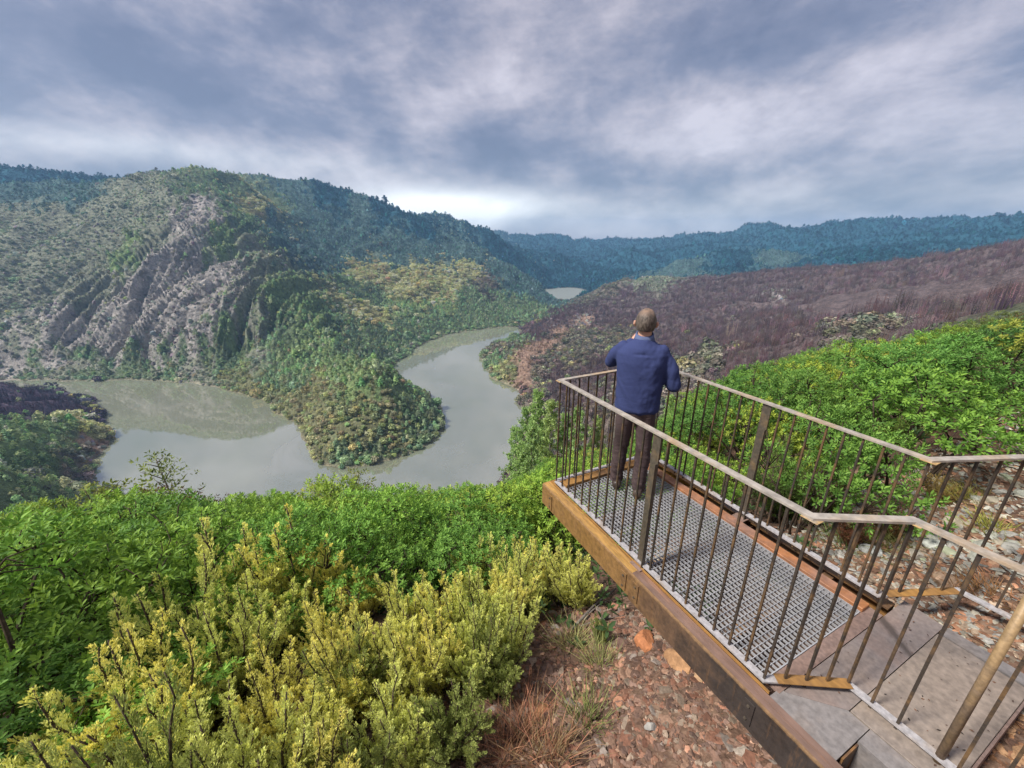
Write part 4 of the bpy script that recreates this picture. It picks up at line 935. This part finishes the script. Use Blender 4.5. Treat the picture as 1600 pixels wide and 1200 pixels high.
def z_under():
    w = RNG.uniform(-2.6, .4); u = RNG.uniform(-3.2, -.2); x, y = ploc(w, u)
    return (x, y) if math.hypot(x, y) > .6 and y > .3 else (None, None)
def z_bank():
    w = 1.15 + RNG.uniform(0, 1) ** 1.3 * 5.5; u = RNG.uniform(-4.2, .2); x, y = ploc(w, u)
    return (x, y) if (u < -.7 - .3 * (w - 1.9) or w < 1.9) and y > -.5 else (None, None)
def z_step():
    w = RNG.uniform(-.2, 2.6); u = RNG.uniform(-4.0, -2.67); x, y = ploc(w, u); return (x, y)
red = [(.20, .095, .06), (.17, .10, .07), (.25, .15, .10), (.13, .08, .06), (.22, .165, .12), (.20, .12, .085), (.24, .125, .08), (.16, .10, .075)]
slate = [(.27, .26, .22), (.20, .19, .17), (.31, .28, .22), (.25, .15, .09), (.20, .11, .07), (.27, .20, .14), (.28, .14, .08)]
chip_zone(22000, z_under, .006, .040, .22, 'stone_litter', 'reddish stone chips and litter under the platform edge', red)
chip_zone(900, z_under, .03, .075, .14, 'broken_slate', 'flat broken slate pieces on the earth under the platform edge', red + [(.22, .18, .15)])
chip_zone(30000, z_bank, .008, .050, .22, 'slate_rubble', 'grey and brown slate rubble on the bank behind the railing', slate)
chip_zone(9000, z_step, .008, .040, .22, 'bark_chips', 'brown bark chips beside the step plate', [(.30, .15, .07), (.22, .11, .06), (.36, .21, .11), (.16, .09, .06)], 'bark chips')
# leaf specks lying on the plates
n = 70; V = []; 
for i in range(n):
    w_, u_ = (random.uniform(.3, 1.18), random.uniform(-2.64, -2.13)); x, y = ploc(w_, u_); s = random.uniform(.003, .010); a = random.uniform(0, 6.3); z0_ = .0062
    V += [(x + s * math.cos(a + k * 1.57) * (1 if k % 2 else .5), y + s * math.sin(a + k * 1.57) * (1 if k % 2 else .5), z0_ + random.uniform(0, .003)) for k in range(4)]
o = mesh_np('leaf_specks', V, np.arange(4 * n).reshape(n, 4), M['chip'], smooth=False); vcol(o, 'col', np.repeat(np.array([pick([(.07, .04, .03), (.14, .07, .04), (.04, .03, .025)]) for _ in range(n)]), 4, 0)); tag(o, 'dark leaf bits scattered over the landing plates', 'leaf bits', kind='stuff')
def rock(px, py, size, colr, label, flat=.55, group=None, name='rock'):
    # where the sight line meets the ground
    d = dirpx(px, py); t = 1.2
    while t < 14:
        p = np.array([0, 0, CAMH]) + d * t
        if p[2] < gz(p[0], p[1]): break
        t += .02
    bm = bmesh.new(); bmesh.ops.create_icosphere(bm, subdivisions=3, radius=1); sd = random.uniform(0, 99); pl = [(Vector((random.gauss(0, 1), random.gauss(0, 1), random.gauss(0, .7))).normalized(), random.uniform(.55, .85)) for _ in range(11)]
    for v in bm.verts:
        for n_, k in pl:
            e = v.co.dot(n_) - k
            if e > 0: v.co -= n_ * e
        v.co *= 1 + .03 * math.sin(v.co.x * 9 + sd) * math.cos(v.co.y * 8)
        v.co = Vector((v.co.x * size, v.co.y * size * .72, v.co.z * size * flat))
    me = bpy.data.meshes.new(name); bm.to_mesh(me); bm.free(); me.materials.append(M['rockm'])
    o = bpy.data.objects.new(name, me); COL.objects.link(o); o.location = (p[0], p[1], p[2] + size * flat * .35); o.rotation_euler = (random.uniform(-.2, .2), random.uniform(-.2, .2), random.uniform(0, 6)); o.color = (*colr, 1); tag(o, label, 'rock', group); return o
m_, nt = mat('fractured_rock'); oi = N(nt, 'ShaderNodeObjectInfo'); co = objco(nt); nn = noise(nt, 14, 6, .68, co, .5)
out(nt, bsdf(nt, mixc(nt, 1.0, oi.outputs['Color'], mapr(nt, nn.outputs[0], .3, .7, .55, 1.4), 'MULTIPLY'), .85, 0, bump(nt, nn.outputs[0], .7, .012), .25)); M['rockm'] = m_
rock(1008, 1008, .115, (.42, .17, .075), 'angular orange rock on the stony ground below the beam')
rock(1062, 1042, .125, (.36, .20, .10), 'brown slab of rock close under the beam'); rock(1092, 1060, .07, (.40, .25, .14), 'small tan rock touching the beam shadow')
rock(972, 1003, .05, (.34, .33, .27), 'pale greenish stone left of the orange rock'); rock(957, 1022, .05, (.38, .24, .14), 'small tan stone below the pale greenish one')
rock(968, 1100, .055, (.40, .20, .12), 'flat reddish stone in the middle of the stony ground'); rock(1018, 1138, .05, (.32, .30, .27), 'grey stone low in the stony ground'); rock(1160, 1180, .06, (.36, .30, .24), 'pale stone at the bottom edge next to the beam'); rock(845, 1115, .07, (.42, .20, .10), 'orange stone half hidden in the dry grass')
rock(1462, 856, .09, (.40, .41, .36), 'pale slate slab on the bank behind the railing bend'); rock(1362, 862, .09, (.36, .37, .35), 'upright grey slate beside the green tuft'); rock(1490, 822, .10, (.38, .33, .24), 'round tan stone on the bank'); rock(1430, 870, .08, (.38, .34, .28), 'small stone right of the upright slate'); rock(1475, 912, .10, (.36, .25, .17), 'brown stone above the yellow bend of the base rail')
k = 0
for i in range(60):
    px = random.uniform(1440, 1600); py = random.uniform(725, 880)
    if px < 1480 and py < 760: continue
    rock(px, py, random.uniform(.03, .085), pick([(.30, .30, .25), (.26, .25, .22), (.32, .28, .21), (.24, .21, .17), (.29, .31, .21)]), 'weathered slate fragment strewn over the bank behind the railings', .4, 'slate fragments on the bank', 'slate_fragment')
# grass tufts
def grass(seed, n, h, spread, colr, name, curve=.5):
    g = np.random.default_rng(seed); B = np.stack([g.normal(0, spread * .35, n), g.normal(0, spread * .35, n), np.zeros(n)], -1); D = unit(np.concatenate([B[:, :2] * 1.4 / spread + g.normal(0, .35, (n, 2)), np.ones((n, 1))], 1))
    l = g.uniform(.5, 1, n) * h; S = unit(np.cross(D, g.normal(size=(n, 3)))); w = .0022; V = []
    for t, ww in ((0, 1), (.5, .8), (1, .1)):
        q = B + D * (l * t)[:, None] + np.concatenate([D[:, :2], -np.ones((n, 1)) * .4], 1) * (l * t * t * curve * .6)[:, None]
        V += [q + S * w * ww, q - S * w * ww]
    V = np.stack(V, 1).reshape(-1, 3); i = np.arange(n)[:, None] * 6; o = mesh_np(name, V, np.concatenate([i + [[0, 1, 3, 2]], i + [[2, 3, 5, 4]]]), M['heath'], smooth=False); attr_v(o, np.repeat(g.uniform(0, 1, n), 6)); o.color = (*colr, 1); return o
def ground_at(px, py):
    d = dirpx(px, py); t = 1.0
    while t < 20:
        p = np.array([0, 0, CAMH]) + d * t
        if p[2] < gz(p[0], p[1]): break
        t += .03
    return p
for i, (px, py, h, c, lab, nm) in enumerate(((820, 1150, .34, (.42, .20, .11), 'dry reddish grass tuft in the bottom foreground', 'dry_grass'), (870, 1180, .30, (.40, .21, .12), 'dry reddish grass at the bottom edge beside the stones', 'dry_grass'), (780, 1200, .34, (.40, .22, .12), 'dry reddish grass below the olive heath', 'dry_grass'), (850, 1190, .3, (.36, .26, .13), 'straw coloured grass between the two reddish tufts', 'dry_grass'),
        (920, 1130, .20, (.22, .26, .08), 'green grass tuft on the stony ground', 'grass_tuft'), (940, 1040, .18, (.30, .31, .11), 'yellowish grass tuft beside the pale stones', 'grass_tuft'), (895, 1010, .2, (.33, .32, .12), 'pale grass beside the fallen branch', 'grass_tuft'),
        (1375, 850, .22, (.28, .30, .10), 'light green grass tuft behind the railing bend', 'grass_tuft'), (1410, 845, .20, (.24, .25, .08), 'olive grass tuft right of the light green one', 'grass_tuft'), (1325, 850, .18, (.16, .24, .06), 'low green tuft at the foot of the right railing', 'grass_tuft'),
        (1520, 780, .2, (.34, .33, .07), 'moss yellow grass on the stony bank', 'grass_tuft'), (1560, 830, .16, (.33, .34, .07), 'mossy tuft below the moss yellow grass', 'grass_tuft'), (1560, 940, .16, (.36, .19, .08), 'orange brown dry grass above the right base rail', 'dry_grass'), (1520, 930, .14, (.34, .19, .09), 'brown dry grass beside the thin railing bars', 'dry_grass'))):
    p = ground_at(px, py); o = grass(i, 170 if nm == 'dry_grass' else 340, h * .85, .24, c, nm); o.location = (p[0], p[1], gz(p[0], p[1]) - .01); tag(o, lab, 'grass')
# fallen branches by the beam
for pts_, rd, lab in ((((893, 990), (925, 955), (962, 925)), .013, 'grey fallen branch leaning by the platform beam'), (((915, 968), (940, 948), (985, 935)), .006, 'thin fallen twig beside the grey branch'), (((905, 985), (935, 975), (975, 968)), .005, 'pale curved root below the fallen branch')):
    b = MB(); Q = []
    for k, (px, py) in enumerate(pts_):
        p = ground_at(px, py); Q.append((p[0], p[1], p[2] + .05))
    b.tube(Q, [rd, rd * .85, rd * .6], 7); o = b.build('fallen_branch', M['bark_grey'], smooth=True); tag(o, lab, 'branch')
# ============ THE MAN ============
def cloth(name, c, wr=18, st=.5, dist=.012):
    m, nt = mat(name); co = objco(nt, (1, 1, 2.2)); n = noise(nt, wr, 3, .5, co, 1.2); n2 = noise(nt, 160, 2, .5, co)
    cc = mixc(nt, 1.0, c, mapr(nt, n2.outputs[0], .3, .7, .88, 1.1), 'MULTIPLY')
    out(nt, bsdf(nt, cc, .9, 0, bump(nt, n.outputs[0], st, dist), .15)); return m
M['sweater'] = cloth('navy_sweater', (.040, .052, .135), 7, .35, .012)
M['collar'] = cloth('pale_blue_collar', (.10, .125, .22)); M['trousers'] = cloth('brown_trousers', (.080, .056, .055), 11, .5, .012)
M['shoe'] = steel('shoe_leather', (.05, .035, .028), (.09, .06, .04), metal=0, rough=(.4, .7))
m_, nt = mat('skin'); b_ = N(nt, 'ShaderNodeBsdfPrincipled', i_Roughness=.5); b_.inputs['Base Color'].default_value = (.52, .28, .19, 1); b_.inputs['Subsurface Weight'].default_value = .1; b_.inputs['Subsurface Scale'].default_value = .01; out(nt, b_.outputs[0]); M['skin'] = m_
m_, nt = mat('brown_hair'); co = objco(nt, (1, 1, .35)); nn = noise(nt, 90, 4, .6, co); n3 = noise(nt, 12, 3, .5, objco(nt)); at = N(nt, 'ShaderNodeAttribute', attribute_name='thin')
c = ramp(nt, nn.outputs[0], [(.35, (.045, .034, .027)), (.7, (.17, .135, .11))]); c = mixc(nt, mth(nt, 'MULTIPLY', at.outputs['Fac'], mapr(nt, n3.outputs[0], .3, .6)), c, (.30, .19, .13))
out(nt, bsdf(nt, c, .6, 0, bump(nt, nn.outputs[0], .5, .004), .3)); M['hair'] = m_
MX, MY, MF = 1.080, 3.20, R(20)
man = empty('person', (MX, MY, .0035), -MF, 'man in a navy sweater and dark trousers standing on the platform with his back turned', 'person'); man.scale = (.95, .95, .98)
def ring(cx, cy, z, rx, ry, n=28, p=2.3, tx=0, ty=0):
    o_ = []
    for k in range(n):
        a = 2 * math.pi * k / n; c, s = math.cos(a), math.sin(a); x = rx * math.copysign(abs(c) ** (2 / p), c); y = ry * math.copysign(abs(s) ** (2 / p), s)
        o_.append((cx + x, cy + y, z + x * tx + y * ty))
    return o_
def capsule(mb, P, rad, n=16):
    """tapered rounded limb"""
    P = [Vector(p) for p in P]; d0 = (P[1] - P[0]).normalized(); d1 = (P[-1] - P[-2]).normalized()
    pts_ = [P[0] - d0 * rad[0] * .9, P[0] - d0 * rad[0] * .55] + P + [P[-1] + d1 * rad[-1] * .55, P[-1] + d1 * rad[-1] * .9]
    mb.tube(pts_, [rad[0] * .35, rad[0] * .8] + list(rad) + [rad[-1] * .8, rad[-1] * .35], n)
def fuse(mb, name, mt, voxel, sm, parent, disp=None):
    o = mb.build(name, mt, None, smooth=True)
    r_ = o.modifiers.new('r', 'REMESH'); r_.mode = 'VOXEL'; r_.voxel_size = voxel
    s_ = o.modifiers.new('s', 'SMOOTH'); s_.iterations = sm; s_.factor = .5
    dg_ = bpy.context.evaluated_depsgraph_get(); me = bpy.data.meshes.new_from_object(o.evaluated_get(dg_)); o.modifiers.clear(); o.data = me; me.name = name
    if disp:
        n_ = len(me.vertices); co_ = np.empty(n_ * 3, np.float32); me.vertices.foreach_get('co', co_); co_ = co_.reshape(-1, 3); no = np.empty(n_ * 3, np.float32); me.vertices.foreach_get('normal', no); no = no.reshape(-1, 3)
        co_ += no * disp(co_)[:, None]; me.vertices.foreach_set('co', co_.ravel()); me.update()
    me.polygons.foreach_set('use_smooth', [True] * len(me.polygons)); o.parent = parent; return o
# arms: shoulder, elbow, wrist (x right, y forward)
AR = dict(r=[(.180, -.01, 1.375), (.285, -.02, 1.085), (.215, .23, 1.09)], l=[(-.185, -.01, 1.385), (-.268, .11, 1.21), (-.105, .235, 1.375)])
# body
b = MB()
b.loft([ring(0, .0, .86, .14, .10), ring(0, 0, 1.0, .145, .10), ring(0, 0, 1.2, .165, .105), ring(0, -.01, 1.34, .175, .10), ring(0, -.01, 1.41, .11, .08), ring(0, .0, 1.46, .058, .060), ring(0, .012, 1.53, .056, .062)])
hd = []   # head, slightly bowed
for z, rx, ry, cy in ((1.500, .035, .040, .045), (1.515, .052, .062, .035), (1.54, .064, .082, .022), (1.575, .071, .092, .014), (1.61, .075, .097, .010), (1.645, .074, .096, .006), (1.675, .064, .084, .002), (1.695, .044, .058, 0), (1.704, .016, .022, 0)): hd.append(ring(0, cy, z - .006 + (z - 1.6) * .03, rx * .98, ry * .98, 28, 2.0))
b.loft(hd)
b.add([(0, .118, 1.60), (-.014, .10, 1.565), (.014, .10, 1.565), (0, .130, 1.570), (0, .095, 1.61), (0, .10, 1.555)], [(0, 1, 3), (0, 3, 2), (1, 5, 3), (3, 5, 2), (0, 4, 1), (0, 2, 4), (1, 4, 5), (2, 5, 4)])   # nose
for s in (-1, 1):
    capsule(b, [(s * .084, .0, 1.560), (s * .095, -.008, 1.582), (s * .092, -.004, 1.602)], [.009, .012, .010], 8)   # ears
for k, P in AR.items():
    b_w = Vector(P[2]); e = Vector(P[1]); d = (b_w - e).normalized()
    capsule(b, [Vector(P[0]) * .85 + Vector((0, 0, .17)), P[1]], [.040, .036]); capsule(b, [P[1], P[2]], [.038, .027])
    # hand: palm, four fingers, thumb
    sgn = 1 if k == 'r' else -1; upv = Vector((0, 0, 1)) if k == 'r' else Vector((.2, -.5, .8)).normalized(); sx = d.cross(upv).normalized(); nn_ = sx.cross(d).normalized()
    pc = b_w + d * .05
    b.loft([[tuple(b_w + d * t + sx * (w_ * math.cos(a)) + nn_ * (h_ * math.sin(a))) for a in [2 * math.pi * q / 16 for q in range(16)]] for t, w_, h_ in ((-.01, .026, .020), (.02, .034, .018), (.055, .041, .016), (.085, .040, .013))])
    for f_, (off, ln) in enumerate(((-.030, .066), (-.010, .076), (.011, .071), (.030, .056))):
        base = b_w + d * .08 + sx * off; p1 = base + d * ln * .45 - nn_ * .004; p2 = p1 + (d * .75 - nn_ * .65).normalized() * ln * .32; p3 = p2 + (d * .35 - nn_ * .95).normalized() * ln * .25
        capsule(b, [base, p1, p2, p3], [.0092, .0088, .0082, .0074], 8)
    tb = b_w + d * .025 - sx * .030 * sgn; capsule(b, [tb, tb + (d * .5 - sx * .8 * sgn - nn_ * .2).normalized() * .035, tb + (d * .8 - sx * .55 * sgn - nn_ * .35).normalized() * .066], [.012, .0105, .009], 8)
for s, fx, fy in ((-1, -.115, .045), (1, .105, -.045)): capsule(b, [(s * .085, 0, .84), (fx * .97, fy * .55, .46), (fx, fy - .012, .09)], [.070, .048, .034])
body = fuse(b, 'body', M['skin'], .0062, 3, man)
# sweater
b = MB()
b.loft([ring(0, .0, .795, .170, .130, 36), ring(0, .0, .83, .182, .142, 36), ring(0, -.005, .90, .192, .150, 36), ring(0, -.008, 1.02, .196, .148, 36), ring(0, -.012, 1.15, .204, .146, 36), ring(0, -.018, 1.27, .218, .142, 36), ring(0, -.02, 1.345, .218, .128, 36, 2.2), ring(0, -.018, 1.395, .178, .108, 36, 2.1), ring(0, -.010, 1.43, .118, .088, 36, 2), ring(0, -.002, 1.463, .075, .072, 36, 2)])
for k, P in AR.items():
    q = Vector(P[1]) + (Vector(P[2]) - Vector(P[1])) * .94; m0 = Vector(P[0]).lerp(Vector(P[1]), .5); m1 = Vector(P[1]).lerp(q, .5)
    capsule(b, [Vector(P[0]) * .88 + Vector((0, 0, .158)), m0, P[1]], [.058, .069, .062], 20); capsule(b, [P[1], m1, q], [.062, .056, .044], 20)
def sw_disp(c):
    x, y, z = c[:, 0], c[:, 1], c[:, 2]
    d_ = fbm(x * 6 + z * 3.5, z * 4.5 - np.abs(x) * 6, 3) * .011 + fbm(x * 14 + z * 5, z * 9 + x * 8, 2) * .001
    hem = np.exp(-((z - .85) / .035) ** 2) * .010 - np.exp(-((z - .81) / .02) ** 2) * .006
    fold = -.010 * np.exp(-((z - (1.355 - .6 * x * x)) / .012) ** 2) * np.exp(-(x / .07) ** 2) * (y < 0)
    return d_ + hem + fold
fuse(b, 'sweater', M['sweater'], .0085, 5, man, sw_disp)
b = MB(); n = 28
b.loft([ring(0, .0, 1.440, .090, .084, n, 2, ty=.25), ring(0, .0, 1.478, .080, .078, n, 2, ty=.25), ring(0, .003, 1.505, .073, .072, n, 2, ty=.25), ring(0, .003, 1.504, .062, .062, n, 2, ty=.25), ring(0, .0, 1.46, .062, .062, n, 2, ty=.25)])
b.build('collar', M['collar'], man, smooth=True)
# trousers
b = MB()
b.loft([ring(0, 0, .76, .160, .125, 32), ring(0, -.01, .82, .168, .130, 32), ring(0, -.005, .90, .160, .118, 32)])
for s, fx, fy in ((-1, -.115, .045), (1, .105, -.045)):
    b.loft([ring(s * .082, -.008, .83, .086, .112, 24), ring(s * .088, -.005, .72, .088, .105, 24), ring(s * .095, fy * .3, .55, .076, .088, 24), ring(fx * .97, fy * .55, .42, .068, .078, 24), ring(fx, fy * .8 - .012, .28, .066, .078, 24), ring(fx, fy - .012, .14, .062, .074, 24), ring(fx, fy, .055, .066, .084, 24)])
def tr_disp(c):
    x, y, z = c[:, 0], c[:, 1], c[:, 2]; low = np.clip((.75 - z) / .6, 0, 1)
    return fbm(x * 7 + z * 2, z * 11 + x * 14, 3) * .013 * (.4 + low) + fbm(x * 14 + y * 9, z * 26 + y * 11, 2) * .005 * low
fuse(b, 'trousers', M['trousers'], .0085, 4, man, tr_disp)
b = MB()
for s in (-1, 1): b.add([(s * .05, -.131, .800), (s * .115, -.118, .806), (s * .112, -.126, .790), (s * .05, -.139, .784)], [(0, 1, 2, 3)])
for s, fx, fy in ((-1, -.115, .045), (1, .105, -.045)):
    b = MB(); a = .12 * s; cs, sn = math.cos(a), math.sin(a)
    prof = [(-.115, .030, .075), (-.10, .040, .085), (-.04, .043, .090), (.04, .046, .075), (.10, .048, .052), (.15, .040, .038), (.175, .022, .028)]
    rg = []
    for (t, w_, h_) in prof:
        rr2 = []
        for q in range(16):
            an2 = 2 * math.pi * q / 16; x_ = w_ * math.cos(an2); z_ = max(0, h_ * (.5 + .5 * math.sin(an2))); X_ = x_; Y_ = t
            rr2.append((fx + X_ * cs + Y_ * sn, fy - X_ * sn + Y_ * cs, z_ + .002))
        rg.append(rr2)
    b.loft(rg); b.build('shoe', M['shoe'], man, smooth=True)
# hair: cap over the back and sides, thinning at the crown
rg = []; th_ = []
nA, nE = 40, 20; V = []; Fq = []
for i in range(nE + 1):
    el = -0.62 + (math.pi / 2 + .62) * i / nE
    for j in range(nA):
        az_ = 2 * math.pi * j / nA; fr = math.cos(az_)      # +1 = face side
        e2 = el if fr < .25 else max(el, -0.62 + (fr - .25) * 1.9)
        k = 1.0 + random.uniform(-.012, .016) + .012 * math.sin(az_ * 7)
        V.append((math.sin(az_) * math.cos(e2) * .0845 * k, .000 + fr * math.cos(e2) * .108 * k, 1.597 + math.sin(e2) * .1125 * k)); th_.append(max(0, min(.75, (math.sin(e2) - .45) * 1.7)))
for i in range(nE):
    for j in range(nA): Fq.append((i * nA + j, i * nA + (j + 1) % nA, (i + 1) * nA + (j + 1) % nA, (i + 1) * nA + j))
hb_ = MB(); hb_.add(V, Fq); o = hb_.build('hair', M['hair'], man, smooth=True); at_ = o.data.attributes.new('thin', 'FLOAT', 'POINT'); at_.data.foreach_set('value', th_)
# ============ CAMERA, SKY, SUN, AIR ============
cd = bpy.data.cameras.new('camera'); cam = bpy.data.objects.new('camera', cd); COL.objects.link(cam)
cd.sensor_width = 36; cd.sensor_fit = 'HORIZONTAL'; cd.lens = 36 * F / 1600; cd.clip_end = 20000; cd.clip_start = .05
cam.location = (0, 0, CAMH); cam.rotation_euler = (math.pi / 2 - PITCH, 0, 0); SC.camera = cam
SUN_EL, SUN_AZ = R(50), R(252)      # from the left; azimuth clockwise from +Y
w = bpy.data.worlds.new('World'); SC.world = w; w.use_nodes = True; nt = w.node_tree; nt.nodes.clear()
sky = N(nt, 'ShaderNodeTexSky', sky_type='NISHITA', sun_disc=False, sun_elevation=SUN_EL, sun_rotation=SUN_AZ)
tc = N(nt, 'ShaderNodeTexCoord'); sp = N(nt, 'ShaderNodeSeparateXYZ'); L(nt, tc.outputs['Generated'], sp.inputs[0])
z = mth(nt, 'MAXIMUM', sp.outputs[2], 0.0); zz = mth(nt, 'ADD', z, .30)
cx = mth(nt, 'DIVIDE', sp.outputs[0], zz); cy = mth(nt, 'DIVIDE', sp.outputs[1], zz)
cb = N(nt, 'ShaderNodeCombineXYZ'); L(nt, cx, cb.inputs[0]); L(nt, cy, cb.inputs[1])
mp = N(nt, 'ShaderNodeMapping'); L(nt, cb.outputs[0], mp.inputs[0]); mp.inputs['Rotation'].default_value = (0, 0, R(-38)); mp.inputs['Scale'].default_value = (1.5, 1.0, 1); mp.inputs['Location'].default_value = (3.1, 1.7, .4)
mpd = N(nt, 'ShaderNodeMapping'); L(nt, tc.outputs['Generated'], mpd.inputs[0]); mpd.inputs['Rotation'].default_value = (R(0), R(14), R(20)); mpd.inputs['Scale'].default_value = (1.0, 1.0, 2.0); mpd.inputs['Location'].default_value = (2.35, .7, .3)
mp2 = N(nt, 'ShaderNodeMapping'); L(nt, cb.outputs[0], mp2.inputs[0]); mp2.inputs['Rotation'].default_value = (0, 0, R(-52)); mp2.inputs['Scale'].default_value = (2.0, .8, 1); mp2.inputs['Location'].default_value = (.6, 4.2, 0)
a = noise(nt, 1.9, 8, .58, mpd.outputs[0], .25); b = noise(nt, 5.5, 9, .64, mpd.outputs[0], .12)
s = noise(nt, 2.2, 8, .60, mp2.outputs[0], .2)
d = mth(nt, 'ADD', mth(nt, 'MULTIPLY', a.outputs[0], .78), mth(nt, 'MULTIPLY', b.outputs[0], .50))
d = mth(nt, 'ADD', d, mth(nt, 'MULTIPLY', s.outputs[0], .20)); d = mth(nt, 'SUBTRACT', d, .24)
# thicker cloud to the left, thinner to the right and near the horizon
side = mapr(nt, sp.outputs[0], -.8, .9, -.035, .055)
d = mth(nt, 'ADD', d, side)
low = mapr(nt, sp.outputs[2], .02, .30, .03, 0)
d = mth(nt, 'ADD', d, low)
def pblob(px, py, sx, sz, amp):
    q = dirpx(px, py); q = q / np.linalg.norm(q)
    A_ = mth(nt, 'POWER', mth(nt, 'ABSOLUTE', mth(nt, 'DIVIDE', mth(nt, 'SUBTRACT', sp.outputs[0], float(q[0])), sx)), 2.0)
    B_ = mth(nt, 'POWER', mth(nt, 'ABSOLUTE', mth(nt, 'DIVIDE', mth(nt, 'SUBTRACT', sp.outputs[2], float(q[2])), sz)), 2.0)
    return mth(nt, 'MULTIPLY', mth(nt, 'POWER', 2.718, mth(nt, 'MULTIPLY', mth(nt, 'ADD', A_, B_), -1.0)), amp)
for bl_ in ((200, 90, .22, .10, -.07), (470, 160, .20, .08, -.07), (730, 235, .20, .05, -.10), (1080, 60, .12, .08, -.05), (870, 290, .14, .025, -.06), (60, 190, .25, .05, .015), (850, 90, .16, .08, .06), (1330, 200, .20, .05, .03), (1560, 60, .10, .10, .0), (1450, 150, .14, .06, -.03), (1150, 190, .15, .06, .03)):
    d = mth(nt, 'ADD', d, pblob(*bl_))
ccol = ramp(nt, d, [(.36, (.062, .067, .100)), (.45, (.092, .094, .128)), (.515, (.140, .134, .162)), (.58, (.200, .184, .206)), (.68, (.285, .264, .285))])
# bright clearing low over the far valley and along the left ridge
def blob(az, el, sx, sz, amp):
    ax = math.sin(R(az)); ay = math.cos(R(az))
    px_ = mth(nt, 'SUBTRACT', sp.outputs[0], ax * math.cos(R(el))); pz = mth(nt, 'SUBTRACT', sp.outputs[2], math.sin(R(el)))
    e = mth(nt, 'ADD', mth(nt, 'POWER', mth(nt, 'ABSOLUTE', mth(nt, 'DIVIDE', px_, sx)), 2.0), mth(nt, 'POWER', mth(nt, 'ABSOLUTE', mth(nt, 'DIVIDE', pz, sz)), 2.0))
    return mth(nt, 'MULTIPLY', mth(nt, 'POWER', 2.718, mth(nt, 'MULTIPLY', e, -1.0)), amp)
gl = mth(nt, 'ADD', blob(-8, 4.0, .19, .036, 1.25), blob(-38, 8.5, .30, .024, .22))
gl = mth(nt, 'ADD', gl, blob(14, 2, .5, .05, .25))
gl = mth(nt, 'MULTIPLY', gl, mapr(nt, a.outputs[0], .40, .58, .35, 1.2), True)
ccol = mixc(nt, gl, ccol, (.60, .60, .59))
mul = N(nt, 'ShaderNodeVectorMath', operation='SCALE'); L(nt, ccol, mul.inputs[0]); mul.inputs['Scale'].default_value = 4.5
fin = mixc(nt, .94, sky.outputs[0], mul.outputs[0])
bg = N(nt, 'ShaderNodeBackground', i_Strength=.13); L(nt, fin, bg.inputs[0])
o = N(nt, 'ShaderNodeOutputWorld'); L(nt, bg.outputs[0], o.inputs[0])
sd = bpy.data.lights.new('sun', 'SUN'); sd.energy = 1.5; sd.angle = R(10); sd.color = (1, .96, .90)
so = bpy.data.objects.new('sun', sd); COL.objects.link(so); so.location = (0, 0, 50)
sv = Vector((math.sin(SUN_AZ) * math.cos(SUN_EL), math.cos(SUN_AZ) * math.cos(SUN_EL), math.sin(SUN_EL)))
so.rotation_euler = sv.to_track_quat('Z', 'Y').to_euler()
# haze
if HAZE:
    hb = MB(); hb.box(-7600, 7600, -200, 7000, -420, 330)
    m_, nt = mat('valley_haze'); pv = N(nt, 'ShaderNodeVolumePrincipled'); pv.inputs['Color'].default_value = (.34, .62, 1, 1); pv.inputs['Density'].default_value = HAZE; pv.inputs['Anisotropy'].default_value = .1
    oo = N(nt, 'ShaderNodeOutputMaterial'); L(nt, pv.outputs[0], oo.inputs['Volume'])
    h = hb.build('haze', m_); tag(h, kind='stuff')
SC.view_settings.view_transform = 'Standard'; SC.view_settings.look = 'None'; SC.view_settings.exposure = EXPO; SC.view_settings.gamma = 1
SC.cycles.max_bounces = 6; SC.cycles.diffuse_bounces = 3; SC.cycles.glossy_bounces = 3; SC.cycles.transmission_bounces = 4; SC.cycles.volume_bounces = 0; SC.cycles.transparent_max_bounces = 8
SC.cycles.use_denoising = True; SC.cycles.use_adaptive_sampling = True; SC.cycles.adaptive_threshold = .02
